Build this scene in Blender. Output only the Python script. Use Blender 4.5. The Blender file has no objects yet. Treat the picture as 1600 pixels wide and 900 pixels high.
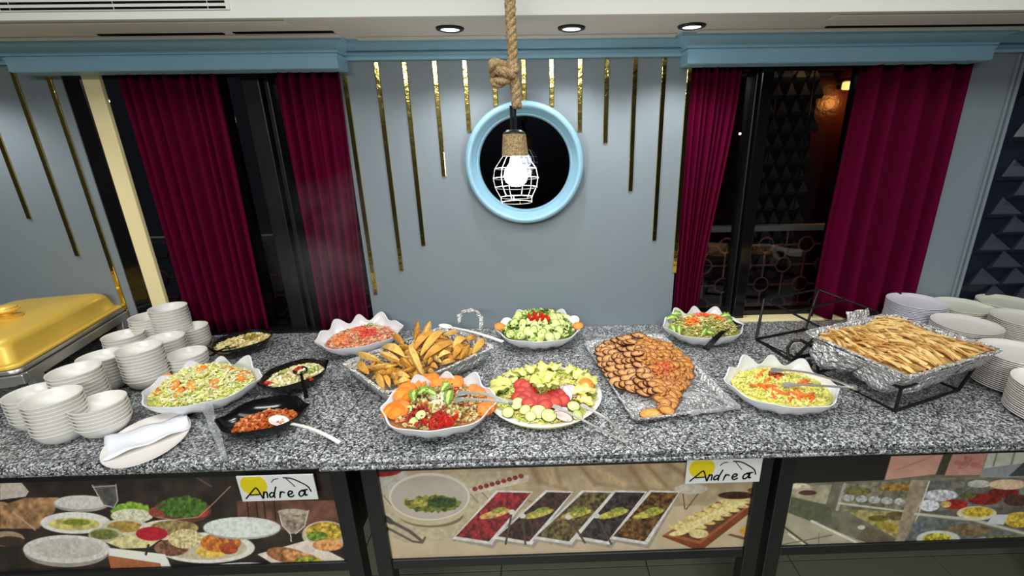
import bpy, bmesh, math, random
import numpy as np
from mathutils import Vector, Matrix, noise as mnoise
PI = math.pi
R = math.radians
rnd = random.Random(7)
S = bpy.context.scene
COL = S.collection

# ---------------------------------------------------------------- camera
YAW, PITCH, ROLL, FOC, PCX, PCY = R(-1.19), R(18.235), R(-0.917), 700.0, 858.5, 450.0
CAM = np.array([0.0, -1.87, 1.70])
_f = np.array([-math.sin(YAW)*math.cos(PITCH), math.cos(YAW)*math.cos(PITCH), -math.sin(PITCH)])
_r0 = np.array([math.cos(YAW), math.sin(YAW), 0.0])
_u0 = np.cross(_r0, _f)
_r = math.cos(ROLL)*_r0 + math.sin(ROLL)*_u0
_u = -math.sin(ROLL)*_r0 + math.cos(ROLL)*_u0
cam_data = bpy.data.cameras.new('camera')
cam = bpy.data.objects.new('camera', cam_data)
COL.objects.link(cam)
cam.matrix_world = Matrix(((_r[0], _u[0], -_f[0], CAM[0]), (_r[1], _u[1], -_f[1], CAM[1]), (_r[2], _u[2], -_f[2], CAM[2]), (0, 0, 0, 1)))
cam_data.sensor_fit = 'HORIZONTAL'
cam_data.sensor_width = 36.0
cam_data.lens = FOC/1600.0*36.0
cam_data.shift_x = (800.0-PCX)/1600.0
cam_data.shift_y = (PCY-450.0)/1600.0
cam_data.clip_start = 0.02
cam_data.clip_end = 60
S.camera = cam

# ---------------------------------------------------------------- world, exposure, large lights
w = bpy.data.worlds.new('night'); S.world = w; w.use_nodes = True
w.node_tree.nodes['Background'].inputs[0].default_value = (0.010, 0.011, 0.014, 1)
w.node_tree.nodes['Background'].inputs[1].default_value = 0.5
S.view_settings.view_transform = 'Standard'
S.view_settings.look = 'None'
S.view_settings.gamma = 1.0
S.view_settings.exposure = 0.0
S.view_settings.use_curve_mapping = False
S.cycles.max_bounces = 8
S.cycles.sample_clamp_indirect = 6.0
def area(name, loc, sx, sy, power, color=(1, 1, 1), rot=(0, 0, 0)):
    l = bpy.data.lights.new(name, 'AREA'); l.shape = 'RECTANGLE'; l.size = sx; l.size_y = sy
    l.energy = power; l.color = color
    o = bpy.data.objects.new(name, l); o.location = loc; o.rotation_euler = rot; COL.objects.link(o); return o
area('unseen_ceiling_light', (0.15, -1.35, 2.57), 3.4, 0.5, 36, (0.98, 1.0, 1.0))
area('unseen_ceiling_light', (-0.6, -4.2, 2.57), 2.4, 0.9, 200, (0.98, 1.0, 1.0))  # unseen area light added far back to brighten the pelmet fronts

# ---------------------------------------------------------------- placing helpers (pixel of the photograph -> point of the room)
def ray(px, py):
    return (px-PCX)/FOC*_r - (py-PCY)/FOC*_u + _f
def at(px, py, z):
    d = ray(px, py); return Vector(CAM + d*(z-CAM[2])/d[2])
def aty(px, py, y):
    d = ray(px, py); return Vector(CAM + d*(y-CAM[1])/d[1])
def proj(p):
    v = np.asarray(p, float)-CAM; k = v@_f
    return PCX+FOC*(v@_r)/k, PCY-FOC*(v@_u)/k
def hit(px, py, hf, z0=1.25, step=0.002):
    """the point where the line of sight meets a height field hf(x, y)"""
    d = ray(px, py); t = (z0-CAM[2])/d[2]
    for _ in range(600):
        p = CAM+d*t; h = hf(p[0], p[1])
        if h is not None and p[2] <= h: return Vector(p)
        if p[2] < 0.9: return None
        t += step
    return None

# ---------------------------------------------------------------- colour and materials
def lin(c):
    c = c/255.0
    return c/12.92 if c <= 0.04045 else ((c+0.055)/1.055)**2.4
def C(r, g, b): return (lin(r), lin(g), lin(b))
def npmat(name):
    m = bpy.data.materials.new(name); m.use_nodes = True
    return m, m.node_tree.nodes, m.node_tree.links, m.node_tree.nodes['Principled BSDF']
def mat(name, col, rough=0.5, metal=0.0, spec=0.5, noise=0.0, nscale=30.0, bump=0.0, bscale=200.0, coat=0.0, trans=0.0, ior=1.45, emit=None, estr=0.0, sheen=0.0):
    m, n, l, b = npmat(name)
    b.inputs['Base Color'].default_value = (*col, 1)
    b.inputs['Roughness'].default_value = rough
    b.inputs['Metallic'].default_value = metal
    b.inputs['Specular IOR Level'].default_value = spec
    b.inputs['Coat Weight'].default_value = coat
    b.inputs['Transmission Weight'].default_value = trans
    b.inputs['IOR'].default_value = ior
    b.inputs['Sheen Weight'].default_value = sheen
    if emit:
        b.inputs['Emission Color'].default_value = (*emit, 1); b.inputs['Emission Strength'].default_value = estr
    tc = n.new('ShaderNodeTexCoord')
    if noise:
        t = n.new('ShaderNodeTexNoise'); t.inputs['Scale'].default_value = nscale; t.inputs['Detail'].default_value = 4
        l.new(tc.outputs['Object'], t.inputs['Vector'])
        mr = n.new('ShaderNodeMapRange'); mr.inputs['To Min'].default_value = 1-noise; mr.inputs['To Max'].default_value = 1+noise
        l.new(t.outputs['Fac'], mr.inputs['Value'])
        mx = n.new('ShaderNodeMix'); mx.data_type = 'RGBA'; mx.blend_type = 'MULTIPLY'; mx.inputs['Factor'].default_value = 1
        mx.inputs['A'].default_value = (*col, 1); l.new(mr.outputs['Result'], mx.inputs['B'])
        l.new(mx.outputs['Result'], b.inputs['Base Color'])
    if bump:
        t = n.new('ShaderNodeTexNoise'); t.inputs['Scale'].default_value = bscale; t.inputs['Detail'].default_value = 3
        l.new(tc.outputs['Object'], t.inputs['Vector'])
        bp = n.new('ShaderNodeBump'); bp.inputs['Strength'].default_value = bump; bp.inputs['Distance'].default_value = 0.004
        l.new(t.outputs['Fac'], bp.inputs['Height']); l.new(bp.outputs['Normal'], b.inputs['Normal'])
    return m
def vcmat(name, rough=0.5, spec=0.5, noise=0.0, nscale=80.0, bump=0.0, bscale=150.0, coat=0.0, sss=0.0):
    """material whose colour is stored on the mesh, face by face"""
    m, n, l, b = npmat(name)
    a = n.new('ShaderNodeAttribute'); a.attribute_name = 'Col'
    out = a.outputs['Color']
    tc = n.new('ShaderNodeTexCoord')
    if noise:
        t = n.new('ShaderNodeTexNoise'); t.inputs['Scale'].default_value = nscale; t.inputs['Detail'].default_value = 4
        l.new(tc.outputs['Object'], t.inputs['Vector'])
        mr = n.new('ShaderNodeMapRange'); mr.inputs['To Min'].default_value = 1-noise; mr.inputs['To Max'].default_value = 1+noise
        l.new(t.outputs['Fac'], mr.inputs['Value'])
        mx = n.new('ShaderNodeMix'); mx.data_type = 'RGBA'; mx.blend_type = 'MULTIPLY'; mx.inputs['Factor'].default_value = 1
        l.new(out, mx.inputs['A']); l.new(mr.outputs['Result'], mx.inputs['B']); out = mx.outputs['Result']
    l.new(out, b.inputs['Base Color'])
    b.inputs['Roughness'].default_value = rough; b.inputs['Specular IOR Level'].default_value = spec; b.inputs['Coat Weight'].default_value = coat
    if bump:
        t = n.new('ShaderNodeTexNoise'); t.inputs['Scale'].default_value = bscale
        l.new(tc.outputs['Object'], t.inputs['Vector'])
        bp = n.new('ShaderNodeBump'); bp.inputs['Strength'].default_value = bump; bp.inputs['Distance'].default_value = 0.003
        l.new(t.outputs['Fac'], bp.inputs['Height']); l.new(bp.outputs['Normal'], b.inputs['Normal'])
    return m
M = {}
M['wall'] = mat('grey_wall_paint', C(130, 141, 148), 0.38, spec=0.4, noise=0.03, nscale=3, bump=0.03, bscale=60)
M['blue'] = mat('blue_moulding_paint', C(150, 196, 220), 0.42, spec=0.4, noise=0.03, nscale=8)
M['ring_blue'] = mat('pale_blue_ring_paint', C(130, 172, 192), 0.30, spec=0.5, noise=0.04, nscale=20)
M['white'] = mat('white_ceiling_paint', C(226, 226, 219), 0.6, noise=0.015, nscale=4)
M['soffit'] = mat('soffit_paint', C(222, 218, 212), 0.6, noise=0.015, nscale=4)
M['black'] = mat('black_metal', C(24, 25, 26), 0.35, spec=0.5)
M['black_gloss'] = mat('black_lacquer', C(14, 14, 15), 0.12, spec=0.6)
M['slot'] = mat('dark_slot', C(10, 10, 10), 0.9, spec=0.1)
M['cream'] = mat('cream_painted_wood', C(255, 240, 184), 0.5, noise=0.03, nscale=10)
M['floor'] = mat('greige_floor_tile', C(124, 122, 106), 0.22, noise=0.05, nscale=6)
M['grout'] = mat('dark_grout', C(70, 68, 64), 0.8)
M['navy'] = mat('navy_panel', C(26, 32, 46), 0.34, spec=0.5)
M['darkroom'] = mat('dark_room_paint', C(24, 24, 27), 0.6)
M['gold_bar'] = mat('polished_gold', C(222, 196, 110), 0.10, metal=1.0, bump=0.25, bscale=35)
M['gold'] = mat('gold_lacquer', C(246, 204, 84), 0.36, metal=0.22, noise=0.04, nscale=5, coat=0.15, bump=0.015, bscale=40)
M['steel'] = mat('brushed_steel', C(196, 194, 188), 0.34, metal=0.85, bump=0.05, bscale=60)
M['chrome'] = mat('cutlery_steel', C(214, 212, 206), 0.32, metal=0.75)
M['porcelain'] = mat('white_glazed_ceramic', C(226, 226, 228), 0.16, spec=0.5, coat=0.2)
M['melamine'] = mat('off_white_melamine', C(230, 227, 220), 0.26, spec=0.5, noise=0.02, nscale=20)
M['plate'] = mat('ivory_ceramic', C(240, 234, 228), 0.22, spec=0.5)
M['plate_lilac'] = mat('cool_white_ceramic', C(236, 233, 242), 0.22, spec=0.5)
M['plate_green'] = mat('greenish_white_ceramic', C(238, 241, 222), 0.22, spec=0.5)
M['black_plastic'] = mat('black_plastic', C(17, 17, 17), 0.14, spec=0.5, bump=0.03, bscale=25)
M['white_plastic'] = mat('white_plastic', C(232, 228, 220), 0.3)
M['napkin'] = mat('white_paper', C(238, 240, 246), 0.85, bump=0.1, bscale=80)
M['wire'] = mat('white_cage_wire', C(215, 215, 212), 0.35, metal=0.6)
M['wire_rack'] = mat('black_wire', C(18, 18, 18), 0.4)
M['balcony'] = mat('dusty_pink_iron', C(150, 92, 92), 0.6)
M['balcony_rail'] = mat('grey_rail', C(150, 150, 146), 0.5)
M['mirror'] = mat('dark_mirror_glass', C(40, 42, 48), 0.03, metal=1.0)
M['clear'] = mat('clear_plastic', (0.92, 0.93, 0.95), 0.08, trans=0.85, ior=1.3)
# glass pane
m, n, l, b = npmat('window_glass')
b.inputs['Base Color'].default_value = (0.9, 0.92, 0.92, 1); b.inputs['Roughness'].default_value = 0.02
b.inputs['Transmission Weight'].default_value = 1.0; b.inputs['IOR'].default_value = 1.45
M['glass'] = m
# granite
def granite():
    m, n, l, b = npmat('speckled_granite')
    tc = n.new('ShaderNodeTexCoord')
    v = n.new('ShaderNodeTexVoronoi'); v.inputs['Scale'].default_value = 215; l.new(tc.outputs['Object'], v.inputs['Vector'])
    sp = n.new('ShaderNodeSeparateColor'); l.new(v.outputs['Color'], sp.inputs['Color'])
    v2 = n.new('ShaderNodeTexVoronoi'); v2.inputs['Scale'].default_value = 420; l.new(tc.outputs['Object'], v2.inputs['Vector'])
    sp2 = n.new('ShaderNodeSeparateColor'); l.new(v2.outputs['Color'], sp2.inputs['Color'])
    nz = n.new('ShaderNodeTexNoise'); nz.inputs['Scale'].default_value = 9; nz.inputs['Detail'].default_value = 3; l.new(tc.outputs['Object'], nz.inputs['Vector'])
    a = n.new('ShaderNodeMath'); a.operation = 'MULTIPLY_ADD'; a.inputs[1].default_value = 0.62
    l.new(sp.outputs[0], a.inputs[0])
    a2 = n.new('ShaderNodeMath'); a2.operation = 'MULTIPLY'; a2.inputs[1].default_value = 0.38; l.new(sp2.outputs[0], a2.inputs[0]); l.new(a2.outputs[0], a.inputs[2])
    a3 = n.new('ShaderNodeMath'); a3.operation = 'MULTIPLY_ADD'; a3.inputs[1].default_value = 0.25; l.new(nz.outputs['Fac'], a3.inputs[0]); l.new(a.outputs[0], a3.inputs[2])
    cr = n.new('ShaderNodeValToRGB'); e = cr.color_ramp.elements
    e[0].position = 0.32; e[0].color = (*C(18, 19, 20), 1)
    e[1].position = 0.94; e[1].color = (*C(224, 226, 226), 1)
    for p, c in ((0.5, C(86, 88, 90)), (0.68, C(128, 130, 131)), (0.82, C(172, 174, 174))):
        x = cr.color_ramp.elements.new(p); x.color = (*c, 1)
    l.new(a3.outputs[0], cr.inputs['Fac']); l.new(cr.outputs['Color'], b.inputs['Base Color'])
    b.inputs['Roughness'].default_value = 0.30; b.inputs['Specular IOR Level'].default_value = 0.4
    return m
M['granite'] = granite()
# foil: crumpled metal
def foil():
    m, n, l, b = npmat('crumpled_foil')
    b.inputs['Base Color'].default_value = (*C(236, 236, 236), 1); b.inputs['Metallic'].default_value = 0.36; b.inputs['Roughness'].default_value = 0.3
    tc = n.new('ShaderNodeTexCoord')
    v = n.new('ShaderNodeTexVoronoi'); v.inputs['Scale'].default_value = 48; v.feature = 'F1'
    nz = n.new('ShaderNodeTexNoise'); nz.inputs['Scale'].default_value = 40; nz.inputs['Detail'].default_value = 2
    l.new(tc.outputs['Object'], nz.inputs['Vector'])
    mx = n.new('ShaderNodeMix'); mx.data_type = 'RGBA'; mx.inputs['Factor'].default_value = 0.06
    l.new(tc.outputs['Object'], mx.inputs['A']); l.new(nz.outputs['Color'], mx.inputs['B']); l.new(mx.outputs['Result'], v.inputs['Vector'])
    ad = n.new('ShaderNodeMath'); ad.operation = 'ADD'; l.new(v.outputs['Distance'], ad.inputs[0]); l.new(nz.outputs['Fac'], ad.inputs[1])
    bp = n.new('ShaderNodeBump'); bp.inputs['Strength'].default_value = 1.0; bp.inputs['Distance'].default_value = 0.022
    l.new(ad.outputs[0], bp.inputs['Height']); l.new(bp.outputs['Normal'], b.inputs['Normal'])
    return m
M['foil'] = foil()
# burgundy velvet
m = mat('burgundy_cloth', C(88, 4, 40), 0.8, spec=0.06, noise=0.10, nscale=60)
M['curtain'] = m
# rope
def rope():
    m, n, l, b = npmat('jute_rope')
    tc = n.new('ShaderNodeTexCoord'); nz = n.new('ShaderNodeTexNoise'); nz.inputs['Scale'].default_value = 220; nz.inputs['Detail'].default_value = 4
    l.new(tc.outputs['Object'], nz.inputs['Vector'])
    cr = n.new('ShaderNodeValToRGB'); cr.color_ramp.elements[0].color = (*C(120, 92, 58), 1); cr.color_ramp.elements[1].color = (*C(205, 178, 132), 1)
    cr.color_ramp.elements[0].position = 0.3; cr.color_ramp.elements[1].position = 0.7
    l.new(nz.outputs['Fac'], cr.inputs['Fac']); l.new(cr.outputs['Color'], b.inputs['Base Color']); b.inputs['Roughness'].default_value = 0.9
    bp = n.new('ShaderNodeBump'); bp.inputs['Strength'].default_value = 0.5; bp.inputs['Distance'].default_value = 0.002
    l.new(nz.outputs['Fac'], bp.inputs['Height']); l.new(bp.outputs['Normal'], b.inputs['Normal'])
    return m
M['rope'] = rope()
M['print'] = vcmat('printed_film', 0.25, 0.4)
M['food'] = vcmat('moist_food', 0.38, 0.5, noise=0.22, nscale=140, bump=0.25, bscale=220)
M['veg'] = vcmat('fresh_cut_vegetable', 0.5, 0.5, noise=0.14, nscale=120, bump=0.12, bscale=200)
M['fried'] = vcmat('fried_crust', 0.5, 0.4, noise=0.5, nscale=150, bump=0.35, bscale=160)
M['bread'] = vcmat('toasted_flatbread', 0.75, 0.2, noise=0.22, nscale=70, bump=0.25, bscale=140)
M['paint'] = vcmat('painted_sign', 0.35, 0.4)

# ---------------------------------------------------------------- mesh helpers
class MB:
    def __init__(s): s.v = []; s.f = []; s.c = []; s.col = None
    def color(s, c): s.col = c; return s
    def add(s, vs, fs, col=None):
        o = len(s.v); s.v.extend([tuple(p) for p in vs])
        for f in fs:
            s.f.append(tuple(i+o for i in f)); s.c.append(col or s.col or (0.8, 0.8, 0.8))
    def box(s, c, d, rot=None, col=None):
        x, y, z = d[0]/2, d[1]/2, d[2]/2
        vs = [Vector(p) for p in ((-x, -y, -z), (x, -y, -z), (x, y, -z), (-x, y, -z), (-x, -y, z), (x, -y, z), (x, y, z), (-x, y, z))]
        if rot is not None: vs = [rot @ p for p in vs]
        c = Vector(c)
        s.add([p+c for p in vs], [(0, 3, 2, 1), (4, 5, 6, 7), (0, 1, 5, 4), (1, 2, 6, 5), (2, 3, 7, 6), (3, 0, 4, 7)], col)
    def b2(s, lo, hi, col=None):
        s.box([(a+b)/2 for a, b in zip(lo, hi)], [b-a for a, b in zip(lo, hi)], None, col)
    def tube(s, pts, r, n=8, closed=False, caps=True, col=None):
        pts = [Vector(p) for p in pts]; k = len(pts); rr = r if hasattr(r, '__len__') else [r]*k
        vs = []; prev = None
        for i, p in enumerate(pts):
            if closed: t = pts[(i+1) % k]-pts[i-1]
            else: t = pts[min(i+1, k-1)]-pts[max(i-1, 0)]
            t.normalize()
            if prev is None:
                a = Vector((0, 0, 1)) if abs(t.z) < 0.9 else Vector((1, 0, 0)); u = t.cross(a).normalized()
            else:
                u = (prev-t*prev.dot(t)).normalized()
            prev = u; vv = t.cross(u)
            for j in range(n):
                a = 2*PI*j/n; vs.append(p+(u*math.cos(a)+vv*math.sin(a))*rr[i])
        fs = []
        for i in range(k if closed else k-1):
            i2 = (i+1) % k
            for j in range(n):
                j2 = (j+1) % n; fs.append((i*n+j, i*n+j2, i2*n+j2, i2*n+j))
        if caps and not closed:
            fs.append(tuple(range(n))[::-1]); fs.append(tuple((k-1)*n+j for j in range(n)))
        s.add(vs, fs, col)
    def lathe(s, prof, n=48, col=None, axis='z', sx=1.0, sy=1.0):
        k = len(prof); vs = []
        for (r, z) in prof:
            for j in range(n):
                a = 2*PI*j/n
                p = (r*math.cos(a)*sx, r*math.sin(a)*sy, z)
                vs.append(p if axis == 'z' else (p[0], z, p[1]))
        fs = []
        for i in range(k-1):
            for j in range(n):
                j2 = (j+1) % n
                q = (i*n+j, i*n+j2, (i+1)*n+j2, (i+1)*n+j)
                fs.append(q if axis == 'z' else q[::-1])
        if prof[0][0] > 1e-6: fs.append(tuple(range(n))[::-1] if axis == 'z' else tuple(range(n)))
        if prof[-1][0] > 1e-6: fs.append(tuple((k-1)*n+j for j in range(n)) if axis == 'z' else tuple((k-1)*n+j for j in range(n))[::-1])
        s.add(vs, fs, col)
    def grid(s, P, wrap=False, flip=False, col=None, cols=None):
        """P[i][j] points"""
        a = len(P); b_ = len(P[0]); vs = [p for row in P for p in row]; fs = []; cc = []
        for i in range(a-1):
            for j in range(b_ if wrap else b_-1):
                j2 = (j+1) % b_; q = (i*b_+j, i*b_+j2, (i+1)*b_+j2, (i+1)*b_+j)
                fs.append(q[::-1] if flip else q)
                cc.append(cols[i][j] if cols else col)
        o = len(s.v); s.v.extend([tuple(p) for p in vs])
        for f, c in zip(fs, cc):
            s.f.append(tuple(i+o for i in f)); s.c.append(c or s.col or (0.8, 0.8, 0.8))
    def prism(s, poly, d, col=None):
        """poly: list of 3D points (planar), d: extrusion vector"""
        n = len(poly); vs = [Vector(p) for p in poly]; d = Vector(d); vs += [p+d for p in vs]
        fs = [tuple(range(n))[::-1], tuple(range(n, 2*n))]
        for i in range(n): fs.append((i, (i+1) % n, (i+1) % n+n, i+n))
        s.add(vs, fs, col)
    def mesh(s, name, material, smooth=False, colors=False, ang=None):
        me = bpy.data.meshes.new(name); me.from_pydata(s.v, [], s.f); me.update()
        if material: me.materials.append(material)
        if colors:
            ca = me.color_attributes.new('Col', 'FLOAT_COLOR', 'CORNER')
            arr = np.empty((len(me.loops), 4), np.float32); arr[:, 3] = 1
            k = 0
            for f, c in zip(s.f, s.c):
                arr[k:k+len(f), :3] = c; k += len(f)
            ca.data.foreach_set('color', arr.ravel())
        if smooth:
            me.polygons.foreach_set('use_smooth', [True]*len(me.polygons))
            if ang: me.set_sharp_from_angle(angle=R(ang))
        return me
    def build(s, name, material, parent=None, smooth=False, colors=False, loc=(0, 0, 0), rot=(0, 0, 0), bevel=0, ang=40):
        me = s.mesh(name, material, smooth, colors, ang)
        o = link(name, me, parent, loc, rot)
        if bevel:
            md = o.modifiers.new('bevel', 'BEVEL'); md.width = bevel; md.segments = 2; md.limit_method = 'ANGLE'; md.angle_limit = R(35)
        return o
def link(name, me, parent=None, loc=(0, 0, 0), rot=(0, 0, 0)):
    o = bpy.data.objects.new(name, me); COL.objects.link(o); o.location = loc; o.rotation_euler = rot
    if parent is not None: o.parent = parent
    return o
def tag(o, label=None, cat=None, group=None, kind=None):
    if label: o['label'] = label
    if cat: o['category'] = cat
    if group: o['group'] = group
    if kind: o['kind'] = kind
    return o
def thing(name, label, cat, loc=(0, 0, 0), rotz=0, group=None):
    o = link(name, None, None, loc, (0, 0, rotz)); return tag(o, label, cat, group)
def copy_tree(o, parent=None):
    c = o.copy(); COL.objects.link(c)
    if parent is not None: c.parent = parent
    for ch in list(o.children): copy_tree(ch, c)
    return c
def rotmat(rx, ry, rz): return Matrix.Rotation(rz, 3, 'Z') @ Matrix.Rotation(ry, 3, 'Y') @ Matrix.Rotation(rx, 3, 'X')
def jit(c, a):
    k = 1+rnd.uniform(-a, a); return tuple(max(0, x*k*(1+rnd.uniform(-a, a)*0.35)) for x in c)
def sm(a, b, x):
    t = min(1, max(0, (x-a)/(b-a))); return t*t*(3-2*t)

# ================================================================ THE SETTING
def struct(name, mb, m, parent=None, **k):
    o = mb.build(name, m, parent, **k)
    if parent is None: o['kind'] = 'structure'
    return o
ZS = 2.05       # soffit
YB = -0.37      # bulkhead face
b = MB(); b.b2((-3, -5, -0.1), (3, 1.0, -0.006)); floor = struct('floor', b, M['grout'])
tile = MB(); tile.box((0, 0, -0.003), (0.604, 0.604, 0.006)); tile_me = tile.mesh('tile', M['floor'])
for i in range(-5, 5):
    for j in range(-3, 1):
        o = link('tile', tile_me, floor, (0.42+0.305+0.61*i, -0.46-0.305+0.61*j+0.61, 0))
b = MB(); b.b2((-3, -5, 2.6), (3, YB, 2.7)); struct('ceiling', b, M['white'])
b = MB(); b.b2((-3.1, -5, 0), (-3, 0.15, 2.6)); struct('wall_left', b, M['darkroom'])
b = MB(); b.b2((3, -5, 0), (3.1, 0.15, 2.6)); struct('wall_right', b, M['darkroom'])
b = MB(); b.b2((-3, -5.1, 0), (3, -5, 2.6)); struct('wall_front', b, M['darkroom'])
# back wall: grey pieces between the windows
XL0, XL1, XR0, XR1, XN = -1.763, -0.745, 0.587, 1.691, 1.874
b = MB(); b.b2((-3, 0, 0), (XL0, 0.15, 2.1)); b.b2((XL1, 0, 0), (XR0, 0.15, 2.1)); b.b2((XR1, 0, 0), (XN, 0.15, 2.1))
b.b2((XL0, 0, 0), (XL1, 0.15, 0.885)); b.b2((XR0, 0, 0), (XR1, 0.15, 0.885)); b.b2((XL0, 0, 2.0), (XL1, 0.15, 2.1)); b.b2((XR0, 0, 2.0), (XR1, 0.15, 2.1))
struct('wall_back', b, M['wall'])
# pilaster edge moulding beside the navy panel
b = MB(); b.b2((XN-0.022, -0.012, 0.9), (XN-0.012, 0.0, 1.99)); b.b2((XN-0.006, -0.018, 0.9), (XN+0.006, 0.0, 1.99)); struct('trim_1', b, M['wall'], bevel=0.003)
# navy relief wall with triangular studs
b = MB(); b.b2((XN, 0.01, 0.0), (3.0, 0.15, 2.1)); navy = struct('wall_relief', b, M['navy'])
st = MB(); W_, H_, D_ = 0.068, 0.066, 0.034
st.add([(0, 0, H_), (-W_, -D_, 0), (W_, -D_, 0), (-W_*0.9, 0, -0.02), (W_*0.9, 0, -0.02)], [(0, 1, 2), (1, 3, 4, 2), (0, 3, 1), (0, 2, 4)])
stud_me = st.mesh('stud', mat('lit_navy_stud', C(60, 64, 76), 0.32))  # lighter than the navy panel: the lit look is in the stud colour
for i in range(0, 4):
    for j in range(0, 15):
        x = XN+0.10+0.15*i-(0.075 if j % 2 else 0)
        if x > XN+0.085: link('stud', stud_me, navy, (x, 0.01, 0.91+0.0775*j))
        elif x > XN: pass

# bulkhead + soffit
b = MB(); b.b2((-3, YB, ZS), (3, YB+0.02, 2.6)); struct('wall_bulkhead', b, M['white'])
b = MB(); b.b2((-3, YB+0.0201, ZS), (3, 0.02, ZS+0.03)); struct('ceiling_soffit', b, M['soffit'])
# white bead under the soffit along the cornice, and the flat strips over the windows
b = MB(); b.b2((-0.62, -0.115, ZS-0.006), (0.50, -0.075, ZS)); struct('trim_2', b, M['white'], bevel=0.002)
b = MB(); b.b2((-1.95, -0.165, ZS-0.005), (-0.66, -0.128, ZS)); struct('trim_3', b, M['white'], bevel=0.002)
b = MB(); b.b2((0.56, -0.165, ZS-0.005), (1.72, -0.128, ZS)); struct('trim_4', b, M['white'], bevel=0.002)
b = MB(); b.b2((-2.2, -0.345, ZS-0.005), (-0.74, -0.29, ZS)); struct('trim_5', b, M['white'], bevel=0.002)
b = MB(); b.b2((0.92, -0.345, ZS-0.005), (2.2, -0.29, ZS)); struct('trim_6', b, M['white'], bevel=0.002)
def slot(x0, x1, y0, y1, label):
    o = MB(); o.b2((x0, y0, ZS-0.004), (x1, y1, ZS+0.001)); q = o.build('shadow_gap', M['slot'])
    tag(q, label, 'ceiling gap')
slot(-1.42, -1.02, -0.195, -0.180, 'long dark slit in the white soffit above the curtain nearest the cream post')
slot(-0.98, -0.66, -0.205, -0.188, 'short dark slit in the white soffit ending above the pelmet corner left of the bars')
slot(0.98, 1.75, -0.192, -0.180, 'long dark slit in the soffit above the large dark burgundy curtain')

# cornice and pelmets (mitred profiles)
def moulding(name, x0, x1, yf, prof, returns):
    b = MB(); rows = []
    for o, z in prof:
        if returns: rows.append([(x0-o, 0, z), (x0-o, yf-o, z), (x1+o, yf-o, z), (x1+o, 0, z)])
        else: rows.append([(x0, 0, z), (x0, yf-o, z), (x1, yf-o, z), (x1, 0, z)])
    b.grid(rows)
    b.add(rows[0], [(0, 1, 2, 3)])
    return struct(name, b, M['blue'])
def pro(z0, zm, zt, o):
    p = [(0, z0), (0.004, z0+0.003), (0.004, zm-0.010), (0.008, zm-0.006), (0.008, zm-0.001), (0.002, zm), (0.002, zm+0.003)]
    for k in range(7):
        a = k/6*PI/2; p.append((0.010+(o-0.016)*(1-math.cos(a)), zm+0.004+(zt-0.012-zm-0.004)*math.sin(a)))
    p += [(o, zt-0.012), (o, zt)]
    return p
moulding('trim_7', -0.70, 0.56, -0.018, pro(1.992, 2.018, ZS, 0.062), False)
moulding('trim_8', -1.842, -0.705, -0.088, pro(1.955, 2.002, ZS, 0.042), True)
moulding('trim_9', 0.553, 1.668, -0.088, pro(1.955, 2.002, ZS, 0.042), True)
moulding('trim_10', -3, -1.85, -0.018, pro(1.992, 2.018, ZS, 0.062), False)
moulding('trim_11', 1.68, 3, -0.018, pro(1.992, 2.018, ZS, 0.062), False)

# ---------------------------------------------------------------- windows
def window(name, x0, x1, bars, jambs, sill):
    b = MB(); b.b2((x0, 0.07, 0.885), (x1, 0.125, 0.93)); b.b2((x0, 0.07, 1.955), (x1, 0.125, 2.0))
    b.b2((x0, 0.07, 0.93), (x0+0.03, 0.125, 1.955)); b.b2((x1-0.03, 0.07, 0.93), (x1, 0.125, 1.955))
    f = struct(name, b, M['black_gloss'], bevel=0.003)
    for (a, c, y0, y1, m_) in bars:
        q = MB(); q.b2((a, y0, 0.90), (c, y1, 1.99)); q.build('mullion', m_, f, bevel=0.004)
    for (a, c) in jambs:
        q = MB(); q.b2((a, 0.003, 0.905), (c, 0.022, 1.96)); q.build('cream_post', M['cream'], f, bevel=0.003)
    q = MB(); q.b2((x0+0.03, 0.094, 0.93), (x1-0.03, 0.100, 1.955)); q.build('pane', M['glass'], f)
    q = MB(); q.b2((x0+0.012, 0.002, 0.888), (x1-0.012, 0.069, 0.906)); q.build('sill', sill, f, bevel=0.003)
    return f
BG = M['black_gloss']
window('window_1', XL0, XL1, [(XL0, XL0+0.068, 0.002, 0.07, BG), (-1.275, -1.235, 0.06, 0.13, BG), (-1.135, -1.065, 0.04, 0.13, M['black']), (-1.06, -1.04, 0.06, 0.13, M['black'])], [(-1.694, -1.630)], M['black'])
window('window_2', XR0, XR1, [(0.872, 0.882, 0.05, 0.13, M['black']), (0.884, 0.934, 0.03, 0.13, BG), (1.30, 1.335, 0.06, 0.13, BG)], [], M['cream'])

# curtains
def curtain(x0, x1, xb0, xb1, y, folds, seed, label, depth=0.032):
    r = random.Random(seed); n = folds*10; rows = []
    ph = [r.uniform(-0.5, 0.5) for _ in range(folds+2)]; am = [r.uniform(0.55, 1.15) for _ in range(folds+2)]
    for k in range(15):
        t = k/14; z = 1.965-(1.965-0.912)*t; row = []
        for i in range(n+1):
            u = i/n; c = u*folds; a = int(c); fr = c-a
            pv = ph[a]*(1-fr)+ph[a+1]*fr; av = am[a]*(1-fr)+am[a+1]*fr
            x = (x0+(x1-x0)*u)*(1-sm(0, 1, t))+(xb0+(xb1-xb0)*u)*sm(0, 1, t)
            yy = y+depth*av*(math.sin(2*PI*(c+pv*0.5)+0.3*math.sin(3*t+a)))*(0.75+0.25*t)
            row.append((x, yy, z))
        rows.append(row)
    b = MB(); b.grid(rows, flip=True)
    o = b.build('curtain', M['curtain'], None, smooth=True, ang=None)
    md = o.modifiers.new('thickness', 'SOLIDIFY'); md.thickness = 0.002
    tag(o, label, 'curtain', 'burgundy curtains')
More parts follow.
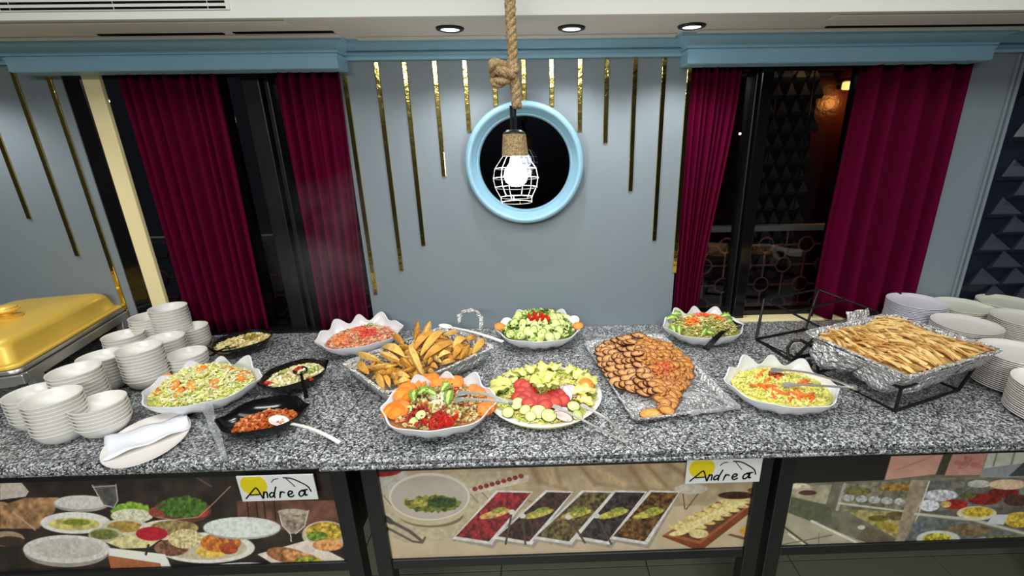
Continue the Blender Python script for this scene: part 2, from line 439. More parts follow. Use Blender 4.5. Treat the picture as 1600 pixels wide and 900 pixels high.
curtain(-1.548, -1.195, -1.545, -1.205, 0.012, 8, 3, 'burgundy pleated curtain between the cream post and the dark window bars')
curtain(-0.985, -0.735, -0.985, -0.760, 0.004, 6, 5, 'burgundy pleated curtain hanging behind the pink salad bowl, hazed by steam', 0.028)
curtain(0.598, 0.792, 0.600, 0.70, 0.008, 8, 9, 'narrow bright burgundy curtain gathered tight beside the grey wall', 0.024)
curtain(1.262, 1.690, 1.245, 1.690, 0.012, 5, 12, 'wide dark burgundy curtain hanging beside the grey pilaster', 0.045)

# outside: balcony railings with ring lattice, lamps, a dark wall
ring_mb = MB(); ring_mb.tube([(0.043*math.cos(2*PI*k/16), 0, 0.043*math.sin(2*PI*k/16)) for k in range(16)], 0.0055, 5, closed=True); ring_me = ring_mb.mesh('ring', M['balcony'], True)
hb = MB(); hb.box((0, 0, 0), (0.150, 0.008, 0.009)); hbar_me = hb.mesh('crossbar', M['balcony'])
vb = MB(); vb.box((0, 0, 0), (0.009, 0.008, 0.150)); vbar_me = vb.mesh('upright', M['balcony'])
def railing(x0, n, label):
    t = thing('balcony_railing', label, 'railing', (x0, 0.6, 0.55))
    w_ = n*0.23
    q = MB(); q.box((w_/2, 0, 0.665), (w_+0.3, 0.05, 0.03)); q.build('top_rail', M['balcony_rail'], t)
    q = MB(); q.box((w_/2, 0, 0.0), (w_+0.3, 0.04, 0.03)); q.build('bottom_rail', M['balcony'], t)
    for j in range(5):
        for i in range(n):
            x = 0.115*(j % 2)+i*0.23+0.05; z = 0.565-0.118*j
            link('ring', ring_me, t, (x, 0, z)); link('crossbar', hbar_me, t, (x+0.115, 0, z))
            if j in (1, 3): link('upright', vbar_me, t, (x, 0, z+0.118)); 
            else: link('upright', vbar_me, t, (x, 0, z-0.118 if j < 4 else z+0.118))
    return t
railing(-2.30, 6, 'pinkish ring lattice balcony railing outside the window with the cream post')
railing(0.78, 6, 'pinkish ring lattice balcony railing outside the window by the navy relief wall')
b = MB(); b.b2((-3, 0.16, 0.35), (3.4, 1.86, 0.50)); struct('floor_balcony', b, M['black'])
def lamp(px, py, y, r, strength, col, label, light=0):
    p = aty(px, py, y); t = thing('outdoor_lamp', label, 'outdoor lamp', p)
    q = MB(); q.lathe([(0.0, -r), (r*0.7, -r*0.7), (r, 0), (r*0.7, r*0.7), (0.0, r)], 12)
    q.build('globe', mat('lamp_glow', col, 0.5, emit=col, estr=strength), t, smooth=True, ang=None)
    q = MB(); q.tube([(0, 0, 0.5-p.z), (0, 0, -r*0.9)], r*0.25, 6); q.build('pole', M['black'], t)
    if light:
        L = bpy.data.lights.new('outdoor_lamp_light', 'POINT'); L.energy = light; L.color = col; L.shadow_soft_size = 0.05
        o = bpy.data.objects.new('outdoor_lamp_light', L); COL.objects.link(o); o.location = p+Vector((0, -0.12, -0.05))
warm = (1.0, 0.55, 0.2)
lamp(418, 187, 0.45, 0.016, 14, (1, 1, 1), 'bright white globe standing in for a reflection between the two left window bars')  # glowing globe put outside to imitate a reflection in the pane
lamp(338, 150, 0.9, 0.008, 9, (1, 1, 1), 'small white lamp beside the curtain edge in the dark left window', light=3)
lamp(167, 158, 1.2, 0.016, 5, (1, 0.8, 0.55), 'dim warm lamp outside between the cream post and curtain', light=2.5)
lamp(1275, 101, 1.5, 0.022, 6, (1.0, 0.62, 0.25), 'small yellow lamp just below the blue pelmet in the right window')
lamp(1219, 100, 1.5, 0.012, 6, (0.9, 0.95, 1.0), 'tiny white lamp under the blue pelmet near the right window bar')
lamp(1156, 209, 1.2, 0.008, 5, (1, 0.95, 0.9), 'tiny white lamp beside the narrow bright curtain')
p = aty(1326, 134, 1.75)
t = thing('wall_lantern', 'glowing orange wall lantern outside beside the wide dark curtain', 'lantern', p)
q = MB(); q.box((0, 0, 0.0), (0.085, 0.05, 0.055)); q.build('glass_box', mat('lantern_glow', C(255, 190, 90), 0.5, emit=C(255, 205, 120), estr=1.6), t, bevel=0.01)
q = MB(); q.box((0, 0, 0.04), (0.12, 0.08, 0.02)); q.build('cap', M['black'], t)
q = MB(); q.box((0, 0.068, 0.0), (0.03, 0.09, 0.03)); q.build('bracket', M['black'], t)
L = bpy.data.lights.new('lantern_light', 'POINT'); L.energy = 3.0; L.color = (1.0, 0.36, 0.08); L.shadow_soft_size = 0.04
o = bpy.data.objects.new('lantern_light', L); COL.objects.link(o); o.location = p+Vector((0.05, -0.06, -0.10))
b = MB(); b.b2((0.9, 1.86, 0.3), (3.4, 1.95, 2.8)); wo = struct('wall_outside', b, mat('dark_red_timber', C(58, 26, 18), 0.3, bump=0.8, bscale=40))
sc = thing('stud_reflection_screen', 'stud screen standing in for reflections in the window beside the wide dark curtain', 'screen', (1.62, 1.60, 0.6))  # solid screen added outside to imitate the relief wall's reflection in the pane
q = MB(); q.box((0.17, 0.02, 0.85), (0.50, 0.02, 1.7)); q.build('board', M['black'], sc)
q = MB(); q.box((0.17, 0.02, -0.05), (0.08, 0.03, 0.10)); q.build('post', M['black'], sc)
sm_ = MB(); sm_.add([(v[0]*0.55, v[1]*0.7, v[2]*1.3) for v in st.v], st.f); sstud = sm_.mesh('stud', mat('grey_stud', C(120, 116, 108), 0.5))
for i in range(5):
    for j in range(14): link('stud', sstud, sc, (-0.03+0.1*i+(0.05 if j % 2 else 0), 0.01, 0.12+0.115*j))

# ---------------------------------------------------------------- wall decoration: gold bars
BARS = [((541, 118), (585, 460), 'slim polished gold bar at the wall edge, longest, beside the steamed curtain'), ((590, 97), (626, 423), 'long gold wall bar, first of the row after the corner one'),
        ((634, 97), (660, 384), 'gold wall bar, second longest on the curtain side of the porthole'), ((679, 95), (694, 276), 'medium gold wall bar ending level with the cage lamp'),
        ((727, 92), (732, 206), 'short gold wall bar beside the ring of the porthole mirror'), ((772, 90), (774, 166), 'very short gold wall bar behind the rope knot'),
        ((818, 90), (819, 160), 'very short gold wall bar right beside the rope above the mirror'), ((862, 90), (862, 166), 'very short gold wall bar above the upper right of the mirror'),
        ((907, 87), (905, 205), 'short gold wall bar just clear of the round mirror on its right'), ((949, 87), (945, 224), 'gold wall bar, second clear of the mirror towards the narrow curtain'),
        ((994, 88), (984, 299), 'medium gold wall bar, third from the narrow bright curtain'), ((1040, 88), (1021, 376), 'long gold wall bar, next to last before the narrow curtain'),
        ((1079, 103), (1052, 426), 'slim gold bar on the wall edge touching the narrow bright curtain'),
        ((-62, 60), (50, 342), 'gold wall bar ending highest on the wall behind the chafing dish'), ((14, 95), (123, 400), 'middle gold bar on the wall behind the chafing dish'),
        ((66, 95), (205, 500), 'long gold bar nearest the black window post behind the chafing dish')]
for (a, c, lab) in BARS:
    pa = aty(*a, 0); pc = aty(*c, 0); x = (pa.x+pc.x)/2; z1 = min(pa.z, 1.99); z0 = pc.z
    q = MB(); q.b2((-0.0085, -0.006, 0), (0.0085, 0, z1-z0)); o = q.build('gold_bar', M['gold_bar'], None, loc=(x, 0, z0), bevel=0.0015)
    tag(o, lab, 'wall bar', 'gold wall bars')

# round porthole mirror
MX, MZ = -0.052, 1.612
t = thing('porthole_mirror', 'round dark mirror in a pale blue ring frame on the grey wall', 'mirror', (MX, 0, MZ))
prof = [(0.180, -0.002), (0.180, -0.020), (0.184, -0.026), (0.190, -0.026), (0.193, -0.034), (0.203, -0.040), (0.206, -0.052), (0.214, -0.060), (0.224, -0.060), (0.230, -0.054), (0.233, -0.044), (0.233, -0.002)]
q = MB(); q.lathe(prof, 96, axis='y')
q.f = [f for f in q.f if len(f) == 4]; q.c = q.c[:len(q.f)]
ring = q.build('ring_frame', M['ring_blue'], t, smooth=True, ang=50)
md = ring.modifiers.new('thickness', 'SOLIDIFY'); md.thickness = 0.003
q = MB(); q.lathe([(0.0, -0.008), (0.182, -0.008), (0.182, -0.001), (0, -0.001)], 64, axis='y'); q.build('mirror_glass', M['mirror'], t)

# downlights and vent
def downlight(x, y, label, power):
    t = thing('downlight', label, 'downlight', (x, y, ZS), group='recessed downlights')
    q = MB(); q.lathe([(0.030, 0.0), (0.030, -0.006), (0.034, -0.008), (0.044, -0.005), (0.046, 0.0)], 32); q.f = [f for f in q.f if len(f) == 4]; q.build('trim_ring', M['black'], t, smooth=True)
    q = MB(); q.lathe([(0, -0.004), (0.029, -0.004), (0.029, 0), (0, 0)], 24); q.build('lens', mat('downlight_lens', (1, 1, 1), 0.4, emit=(1, 1, 0.97), estr=6), t)
    L = bpy.data.lights.new('downlight_beam', 'SPOT'); L.energy = power; L.spot_size = R(125); L.spot_blend = 0.7; L.shadow_soft_size = 0.02; L.color = (1, 0.99, 0.97)
    o = bpy.data.objects.new('downlight_beam', L); COL.objects.link(o); o.location = (x, y, ZS-0.02)
for px, py, lab in ((703, 44, 'recessed downlight in the soffit, nearest the burgundy curtain with steam'), (893, 43, 'recessed downlight in the soffit just right of the rope'), (1081, 40, 'recessed downlight in the soffit over the pelmet corner')):
    p = at(px, py, ZS); downlight(p.x, p.y, lab, 8.0)
downlight(-2.1, -0.265, 'recessed downlight over the chafing dish at the frame edge', 10)
downlight(2.2, -0.265, 'unseen downlight added over the plate stacks to light the relief wall', 4)  # added out of view so the studs catch light from above
vt = thing('air_vent', 'white linear air vent with two dark slots on the bulkhead', 'vent', (-1.2, YB, 2.084))
q = MB(); q.b2((-0.325, -0.004, -0.013), (0.325, 0.001, 0.014)); q.build('faceplate', M['white'], vt, bevel=0.001)
for x0, x1 in ((-0.315, -0.29), (-0.287, -0.001), (0.002, 0.264), (0.267, 0.315)):
    for z in (0.0072, -0.0068):
        q = MB(); q.b2((x0, -0.0055, z-0.0028), (x1, -0.003, z+0.0028)); q.build('slot', M['slot'], vt)

# ================================================================ PENDANT LAMP
t = thing('pendant_lamp', 'rope pendant lamp with knot, jute socket and wire cage around a lit bulb', 'lamp', (-0.066, -0.5, 1.52))
def strands(path, rr, rs, turns, name):
    """three twisted strands along a path"""
    pts = [Vector(p) for p in path]; fine = []
    for i in range(len(pts)-1):
        n = max(2, int((pts[i+1]-pts[i]).length/0.006))
        for k in range(n): fine.append(pts[i].lerp(pts[i+1], k/n))
    fine.append(pts[-1]); b = MB(); L = 0; acc = [0]
    for i in range(1, len(fine)): L += (fine[i]-fine[i-1]).length; acc.append(L)
    for s in range(3):
        q = []; u = None
        for i, p in enumerate(fine):
            tg = (fine[min(i+1, len(fine)-1)]-fine[max(i-1, 0)]).normalized()
            if u is None: u = tg.cross(Vector((0, 1, 0.01))).normalized()
            u = (u-tg*u.dot(tg)).normalized(); v = tg.cross(u); a = 2*PI*(acc[i]*turns+s/3)
            q.append(p+(u*math.cos(a)+v*math.sin(a))*rr)
        b.tube(q, rs, 7)
    return b.build(name, M['rope'], t, smooth=True, ang=None)
strands([(0.004, 0, 1.08), (0.002, 0, 0.5), (0.004, 0, 0.40), (-0.002, 0.0, 0.365)], 0.0072, 0.0088, 17, 'rope')
strands([(-0.002, 0, 0.372), (0.004, 0, 0.345), (0.010, 0, 0.315), (0.010, 0, 0.27)], 0.0072, 0.0088, 17, 'rope')
kn = []
for k in range(41):
    a = 2*PI*k/40
    kn.append((-0.034+0.024*math.cos(a)+0.008*math.cos(2*a), 0.014*math.sin(2*a+0.5), 0.358+0.024*math.sin(a)))
strands(kn, 0.0066, 0.0085, 14, 'knot')
strands([(-0.052, 0.012, 0.372), (-0.03, -0.022, 0.362), (0.0, -0.022, 0.352), (0.012, -0.004, 0.372), (-0.006, 0.018, 0.385)], 0.006, 0.0078, 14, 'knot')
q = MB(); q.lathe([(0, 0.0), (0.017, 0.0), (0.019, 0.006), (0.016, 0.02), (0, 0.02)], 20); 
q = MB(); q.tube([(-0.006, 0, 0.275), (-0.006, 0, 0.205)], 0.0045, 8); q.tube([(0.004, 0, 0.275), (0.003, 0, 0.205)], 0.0045, 8); q.build('cord', M['black'], t, smooth=True)
q = MB(); q.lathe([(0, 0.212), (0.020, 0.211), (0.030, 0.204), (0.032, 0.198), (0, 0.198)], 28); q.build('cap', M['black'], t, smooth=True)
q = MB(); rows = []
q.lathe([(0.0, 0.199), (0.0325, 0.199)]+[(0.0325+0.0055*(k/24)+(0.0012 if k % 2 else -0.0002), 0.198-0.058*k/24) for k in range(25)]+[(0.0, 0.138)], 36); q.build('jute_socket', M['rope'], t, smooth=True, ang=60)
q = MB(); W2 = 0.0012
lev = [(0.036, 0.139), (0.062, 0.103), (0.068, 0.075), (0.063, 0.048), (0.048, 0.019)]
for k in range(6):
    a = 2*PI*k/6+0.25; q.tube([(r*math.cos(a), r*math.sin(a), z) for r, z in lev], W2, 5)
for r, z in lev+[(0.058, 0.034)][:0]: q.tube([(r*math.cos(2*PI*k/32), r*math.sin(2*PI*k/32), z) for k in range(32)], W2, 5, closed=True)
q.tube([(0.046*math.cos(2*PI*k/32), 0.046*math.sin(2*PI*k/32), 0.004) for k in range(32)], W2, 5, closed=True)
for k in range(4):
    a = 2*PI*k/4+0.25; q.tube([(0.048*math.cos(a), 0.048*math.sin(a), 0.019), (0.046*math.cos(a), 0.046*math.sin(a), 0.004)], W2, 5)
q.build('wire_cage', M['wire'], t, smooth=True)
q = MB(); q.lathe([(0.0, 0.050), (0.017, 0.053), (0.030, 0.064), (0.036, 0.082), (0.031, 0.101), (0.018, 0.117), (0.013, 0.138)], 28)
q.build('bulb', mat('lit_bulb', (1, 1, 1), 0.3, emit=(1, 0.97, 0.92), estr=40), t, smooth=True, ang=None)
L = bpy.data.lights.new('bulb_light', 'POINT'); L.energy = 2.2; L.shadow_soft_size = 0.033; L.color = (1, 0.96, 0.9)
o = bpy.data.objects.new('bulb_light', L); COL.objects.link(o); o.location = (-0.066, -0.5, 1.52+0.03)

# ================================================================ COUNTER SLABS
def slab(x0, x1, yf, grooved, label):
    if grooved: pf = [(yf+0.010, 0.900), (yf+0.003, 0.8975), (yf, 0.892), (yf+0.001, 0.886), (yf+0.007, 0.8815), (yf+0.007, 0.8785), (yf+0.001, 0.875), (yf, 0.870), (yf+0.003, 0.864), (yf+0.010, 0.860)]
    else: pf = [(yf+0.014, 0.900), (yf+0.004, 0.896), (yf, 0.887), (yf, 0.874), (yf+0.004, 0.865), (yf+0.012, 0.862)]
    poly = [(x0, -0.004, 0.900)]+[(x0, y, z) for y, z in pf]+[(x0, -0.004, 0.860)]
    b = MB(); b.prism(poly[::-1], (x1-x0, 0, 0))
    o = b.build('counter_slab', M['granite'], None); tag(o, label, 'countertop', 'granite counter slabs'); return o
slab(-2.9, -0.607, -0.858, False, 'granite slab carrying the gold chafing dish and the small bowls')
slab(-0.603, 0.660, -0.868, True, 'middle granite slab carrying the potato tray and cucumber plate')
slab(0.664, 2.9, -0.868, True, 'granite slab carrying the bread tray and plate stacks')

# ================================================================ CABINETS WITH PRINTED FRONTS
def vnoise(x, y, sc, seed):
    x = x/sc; y = y/sc; xi = np.floor(x).astype(np.int64); yi = np.floor(y).astype(np.int64); fx = x-xi; fy = y-yi
    fx = fx*fx*(3-2*fx); fy = fy*fy*(3-2*fy)
    def h(a, c):
        n = (a*374761393+c*668265263+seed*974634) & 0x7fffffff
        n = ((n ^ (n >> 13))*1274126177) & 0x7fffffff
        return ((n ^ (n >> 16)) & 0xffff)/65535.0
    return (h(xi, yi)*(1-fx)+h(xi+1, yi)*fx)*(1-fy)+(h(xi, yi+1)*(1-fx)+h(xi+1, yi+1)*fx)*fy
class Paint:
    """flat printed picture, evaluated at points of the print"""
    def __init__(s, x, y, base, nz=0.1):
        s.x = x; s.y = y; s.c = np.ones((len(x), 3))*np.array(base, float); s.k = 0; s.speck(nz, 9); s.aa = 0.8
    def speck(s, amp, sc):
        s.k += 1; s.c *= (1+amp*(vnoise(s.x, s.y, sc, s.k)*2-1))[:, None]
    def put(s, m, col, amp=0.12, sc=4):
        s.k += 1; n = vnoise(s.x, s.y, sc, s.k)*0.65+vnoise(s.x, s.y, sc*0.45, s.k+77)*0.35
        col = np.array(col, float)[None, :]*(1+amp*(n*2-1))[:, None]
        s.c = s.c*(1-m)[:, None]+col*m[:, None]
    def ell(s, cx, cy, rx, ry, col, amp=0.12, sc=4, rot=0, wob=0.0):
        a = R(rot); dx = s.x-cx; dy = s.y-cy; u = (dx*math.cos(a)+dy*math.sin(a))/rx; v = (-dx*math.sin(a)+dy*math.cos(a))/ry
        d = np.sqrt(u*u+v*v)
        if wob: d = d+wob*(vnoise(s.x, s.y, 5, s.k+5)-0.5)
        s.put(np.clip((1-d)*min(rx, ry)/s.aa+0.5, 0, 1), col, amp, sc)
    def poly(s, pts, col, amp=0.12, sc=5):
        ins = np.zeros(len(s.x), bool); dm = np.full(len(s.x), 1e9); n = len(pts)
        for i in range(n):
            (x0, y0), (x1, y1) = pts[i], pts[(i+1) % n]
            c = ((y0 > s.y) != (y1 > s.y)); xx = (x1-x0)*(s.y-y0)/((y1-y0) if y1 != y0 else 1e-9)+x0
            ins ^= c & (s.x < xx); dm = np.minimum(dm, s._seg(x0, y0, x1, y1))
        s.put(np.clip(np.where(ins, dm, -dm)/s.aa+0.5, 0, 1), col, amp, sc)
    def _seg(s, x0, y0, x1, y1):
        dx, dy = x1-x0, y1-y0; t = np.clip(((s.x-x0)*dx+(s.y-y0)*dy)/(dx*dx+dy*dy+1e-9), 0, 1)
        return np.hypot(s.x-x0-t*dx, s.y-y0-t*dy)
    def line(s, pts, wd, col, amp=0.08):
        d = np.full(len(s.x), 1e9)
        for a, c in zip(pts, pts[1:]): d = np.minimum(d, s._seg(*a, *c))
        s.put(np.clip((wd/2-d)/s.aa+0.5, 0, 1), col, amp)
    def shade(s, f): s.c *= f[:, None]
def paint_left(P):
    P.line([(300, 742), (330, 760)], 2, (60, 55, 50)); P.speck(0.3, 20)
    P.poly([(0, 740), (27, 746), (45, 768), (40, 776), (0, 781)], (150, 142, 130)); P.ell(2, 790, 12, 6, (120, 95, 70))
    P.poly([(0, 790), (40, 778), (92, 777), (85, 800), (60, 826), (0, 826)], (118, 88, 60), 0.4, 8)
    P.line([(20, 800), (55, 828)], 2, (140, 125, 105)); P.ell(10, 842, 28, 12, (125, 105, 85)); P.ell(15, 846, 24, 8, (45, 32, 28))
    P.ell(127, 787, 44, 13, (120, 118, 112)); P.ell(127, 785, 42, 11, (158, 155, 148))
    P.poly([(144, 758), (181, 757), (184, 782), (176, 793), (162, 790)], (62, 60, 56), 0.3); P.line([(144, 758), (162, 789), (178, 793), (184, 782), (181, 757)], 1.4, (150, 148, 142)); P.line([(145, 761), (181, 759)], 1.2, (150, 148, 142))
    P.ell(118, 817, 55, 17, (172, 170, 162)); P.ell(116, 819, 40, 10, (150, 142, 84), 0.25, 6); P.ell(120, 816, 22, 5, (98, 104, 36), 0.3)
    P.ell(205, 797, 30, 12, (100, 128, 44), 0.35, 4, 0, 0.3); P.ell(206, 806, 33, 11, (170, 168, 140), 0.3, 3)
    P.ell(284, 798, 46, 20, (70, 44, 38)); P.ell(248, 800, 16, 9, (112, 52, 44), 0.3); P.ell(312, 800, 14, 9, (118, 44, 36), 0.3); P.ell(285, 792, 36, 17, (52, 78, 30), 0.5, 4, 0, 0.3); P.line([(245, 808), (270, 812), (310, 808), (335, 785), (360, 760)], 1.3, (140, 110, 90))
    P.ell(196, 824, 38, 13, (160, 155, 135)); P.ell(195, 823, 28, 9, (130, 108, 52), 0.3)
    P.ell(165, 836, 27, 12, (140, 136, 110)); P.ell(163, 835, 22, 8, (84, 88, 42), 0.3)
    P.ell(262, 828, 45, 16, (168, 162, 145)); P.ell(272, 825, 38, 12, (112, 98, 62), 0.4, 4)
    P.poly([(167, 848), (205, 833), (252, 842), (232, 856), (190, 857)], (166, 158, 112), 0.2); P.ell(237, 834, 25, 11, (136, 24, 36), 0.2, 3)
    P.ell(104, 863, 66, 23, (118, 114, 106)); P.ell(104, 858, 68, 22, (165, 160, 152)); P.ell(106, 857, 54, 16, (150, 145, 138))
    P.ell(322, 856, 76, 24, (176, 170, 160)); P.ell(320, 856, 66, 19, (150, 140, 118)); P.ell(268, 856, 27, 13, (92, 62, 46), 0.5, 4); P.ell(290, 842, 27, 15, (165, 150, 108), 0.4, 3); P.ell(330, 862, 24, 10, (188, 150, 66), 0.3, 5); P.ell(345, 848, 32, 15, (150, 88, 36), 0.5, 5); P.ell(358, 858, 14, 8, (120, 50, 30), 0.4)
    for a in (((330, 824), (348, 846)), ((347, 822), (362, 850)), ((352, 830), (366, 852))): P.line(a, 4, (122, 62, 36))
    P.poly([(370, 782), (530, 782), (530, 845), (372, 815)], (78, 52, 42), 0.3, 12)
    for x in (386, 400, 412, 428): P.line([(x, 783), (x+3, 812)], 2.5, (40, 26, 22))
    P.ell(378, 826, 60, 17, (128, 130, 122)); P.ell(378, 824, 60, 16, (166, 170, 162)); P.ell(384, 893, 66, 14, (170, 172, 166))
    P.poly([(436, 798), (482, 798), (476, 822), (462, 834), (452, 834), (440, 820)], (112, 102, 88), 0.5, 5); P.line([(436, 798), (441, 821), (454, 834), (455, 846)], 1.3, (175, 170, 158)); P.line([(482, 798), (476, 822), (462, 834)], 1.3, (170, 165, 150)); P.ell(457, 800, 23, 5, (140, 128, 110), 0.2)
    P.ell(508, 836, 36, 22, (150, 140, 118)); P.ell(508, 832, 30, 16, (142, 118, 44), 0.6, 4); P.ell(496, 838, 16, 8, (84, 102, 36), 0.5)
    P.poly([(402, 866), (480, 844), (538, 874), (534, 893), (446, 893)], (170, 160, 146)); P.ell(450, 868, 34, 12, (112, 74, 46), 0.5, 5, 10); P.ell(474, 872, 34, 9, (150, 104, 66), 0.5, 5, 15); P.ell(480, 876, 20, 7, (104, 106, 38), 0.6, 4); P.poly([(425, 880), (536, 882), (534, 895), (446, 895)], (158, 98, 40), 0.3); P.ell(512, 852, 24, 9, (172, 116, 72), 0.4)
    P.poly([(168, 866), (255, 876), (262, 900), (176, 900)], (128, 76, 46), 0.15); P.poly([(170, 856), (258, 866), (274, 900), (258, 900), (250, 880), (170, 868)], (190, 188, 170), 0.08); P.line([(228, 866), (232, 852)], 4, (40, 36, 34))
def paint_mid(P):
    P.poly([(570, 800), (1210, 788), (1210, 900), (570, 900)], (186, 168, 138), 0.05, 14)
    P.poly([(570, 730), (830, 720), (1210, 712), (1210, 792), (820, 776), (570, 820)], (170, 150, 118), 0.12, 12)
    P.aa = 7
    for a, c, wd in (((830, 724), (842, 752), 10), ((842, 752), (885, 765), 4), ((868, 730), (876, 756), 4), ((905, 726), (930, 756), 6), ((985, 730), (1010, 765), 8), ((1010, 728), (1050, 768), 6), ((1040, 722), (1075, 745), 7), ((930, 756), (1040, 768), 3)):
        P.line([a, c], wd, (140, 116, 84), 0.1)
    for a, c, wd in (((850, 728), (862, 756), 6), ((915, 722), (975, 758), 9), ((1000, 722), (1030, 760), 6)): P.line([a, c], wd, (184, 158, 120), 0.1)
    P.aa = 0.8
    P.poly([(600, 745), (800, 735), (800, 830), (640, 850), (590, 830)], (176, 164, 134), 0.12, 6)
    for k in range(14):
        x = 600+17*k; P.line([(x, 775+8*math.sin(k*2)), (x+11, 783+6*math.cos(k*3))], 1.2, (96, 82, 58))
    P.ell(588, 743, 48, 30, (176, 170, 158)); P.ell(594, 734, 34, 11, (132, 24, 28), 0.3)
    P.ell(674, 806, 50, 18, (112, 96, 72), 0.05); P.ell(671, 792, 58, 29, (178, 166, 132), 0.05); P.ell(671, 776, 63, 37, (204, 196, 182), 0.03); P.ell(671, 777, 60, 34, (172, 162, 148), 0.04, 20)
    P.ell(676, 787, 44, 13, (94, 100, 30), 0.7, 4, 0, 0.35); P.ell(690, 785, 24, 8, (42, 62, 18), 0.6, 3, 0, 0.3); P.ell(655, 786, 14, 6, (150, 140, 60), 0.4, 3)
    P.line([(602, 810), (640, 830), (660, 846)], 5, (84, 76, 66)); P.line([(600, 822), (645, 846), (660, 848), (664, 840)], 3.5, (92, 80, 66)); P.ell(606, 812, 12, 4.5, (66, 62, 58), 0.1, 4, 35); P.ell(600, 824, 9, 4, (66, 62, 58), 0.1, 4, 30)
    P.poly([(732, 764), (800, 744), (826, 742), (826, 752), (740, 772)], (196, 184, 164)); 
    for k in range(9): P.ell(742+9*k, 764-2.5*k, 4.2, 3.6, (126, 40, 36), 0.3, 3)
    fr = [(778, 830, 765, 712, (116, 26, 30)), (855, 893, 828, 778, (58, 34, 32)), (912, 955, 890, 838, (84, 72, 42)), (962, 1008, 950, 904, (52, 44, 44)), (1018, 1060, 1008, 958, (92, 66, 38))]
    for k, (a, c, d, e, col) in enumerate(fr):
        P.poly([(a-3, 766), (c+5, 768), (d+6, 857), (e-6, 845)], (150, 142, 128)); P.poly([(a-3, 766), (c+3, 768), (d+3, 851), (e-5, 842)], (206, 202, 194))
        P.poly([(a, 769), (c, 770), (d-1, 846), (e, 838)], col, 0.8, 4)
        P.ell((a+c+d+e)/4+2, 803, 25, 5.5, (168, 160, 72) if k else (190, 150, 84), 0.4, 3, -14)
        P.ell((a+c+d+e)/4+8, 797, 12, 4, (130, 138, 58), 0.4, 3, -14)
    for a in (((800, 800), (790, 850)), ((816, 806), (821, 850)), ((888, 808), (914, 848)), ((932, 806), (955, 850))): P.line([a[0], a[1]], 3.2, (74, 62, 54)); P.ell(a[0][0], a[0][1], 5, 4, (206, 200, 190), 0.1)
    P.line([(1066, 760), (1070, 795)], 2, (90, 78, 62)); P.line([(1098, 762), (1072, 796)], 2, (100, 84, 66)); P.ell(1080, 764, 26, 8, (190, 182, 166))
    P.poly([(1034, 838), (1120, 784), (1190, 776), (1192, 786), (1096, 860), (1090, 860)], (120, 62, 38), 0.15); P.poly([(1036, 836), (1122, 784), (1186, 780), (1094, 850)], (150, 88, 56), 0.12); P.poly([(1050, 834), (1124, 787), (1174, 786), (1092, 845)], (92, 58, 40), 0.2)
    for k in range(8):
        P.ell(1068+13*k, 826-6.5*k, 24, 5, (206, 184, 116), 0.25, 3, 12); P.ell(1060+13*k, 833-6.5*k, 15, 4, (222, 202, 140), 0.2, 3, -10)
    P.ell(1092, 834, 15, 7, (206, 190, 130), 0.2, 3); P.ell(1150, 774, 28, 6, (54, 34, 24), 0.4); P.ell(1176, 766, 8, 4, (110, 78, 50), 0.2)
    P.poly([(1136, 836), (1142, 834), (1200, 848), (1200, 854)], (124, 74, 50)); P.poly([(1152, 830), (1196, 800), (1200, 846), (1160, 836)], (196, 158, 60), 0.2)
    P.line([(1120, 856), (1123, 862), (1127, 856)], 1.6, (225, 222, 215)); P.line([(1131, 862), (1134, 857), (1136, 863)], 1.6, (225, 222, 215)); P.line([(1152, 860), (1158, 859)], 1.4, (205, 200, 190))
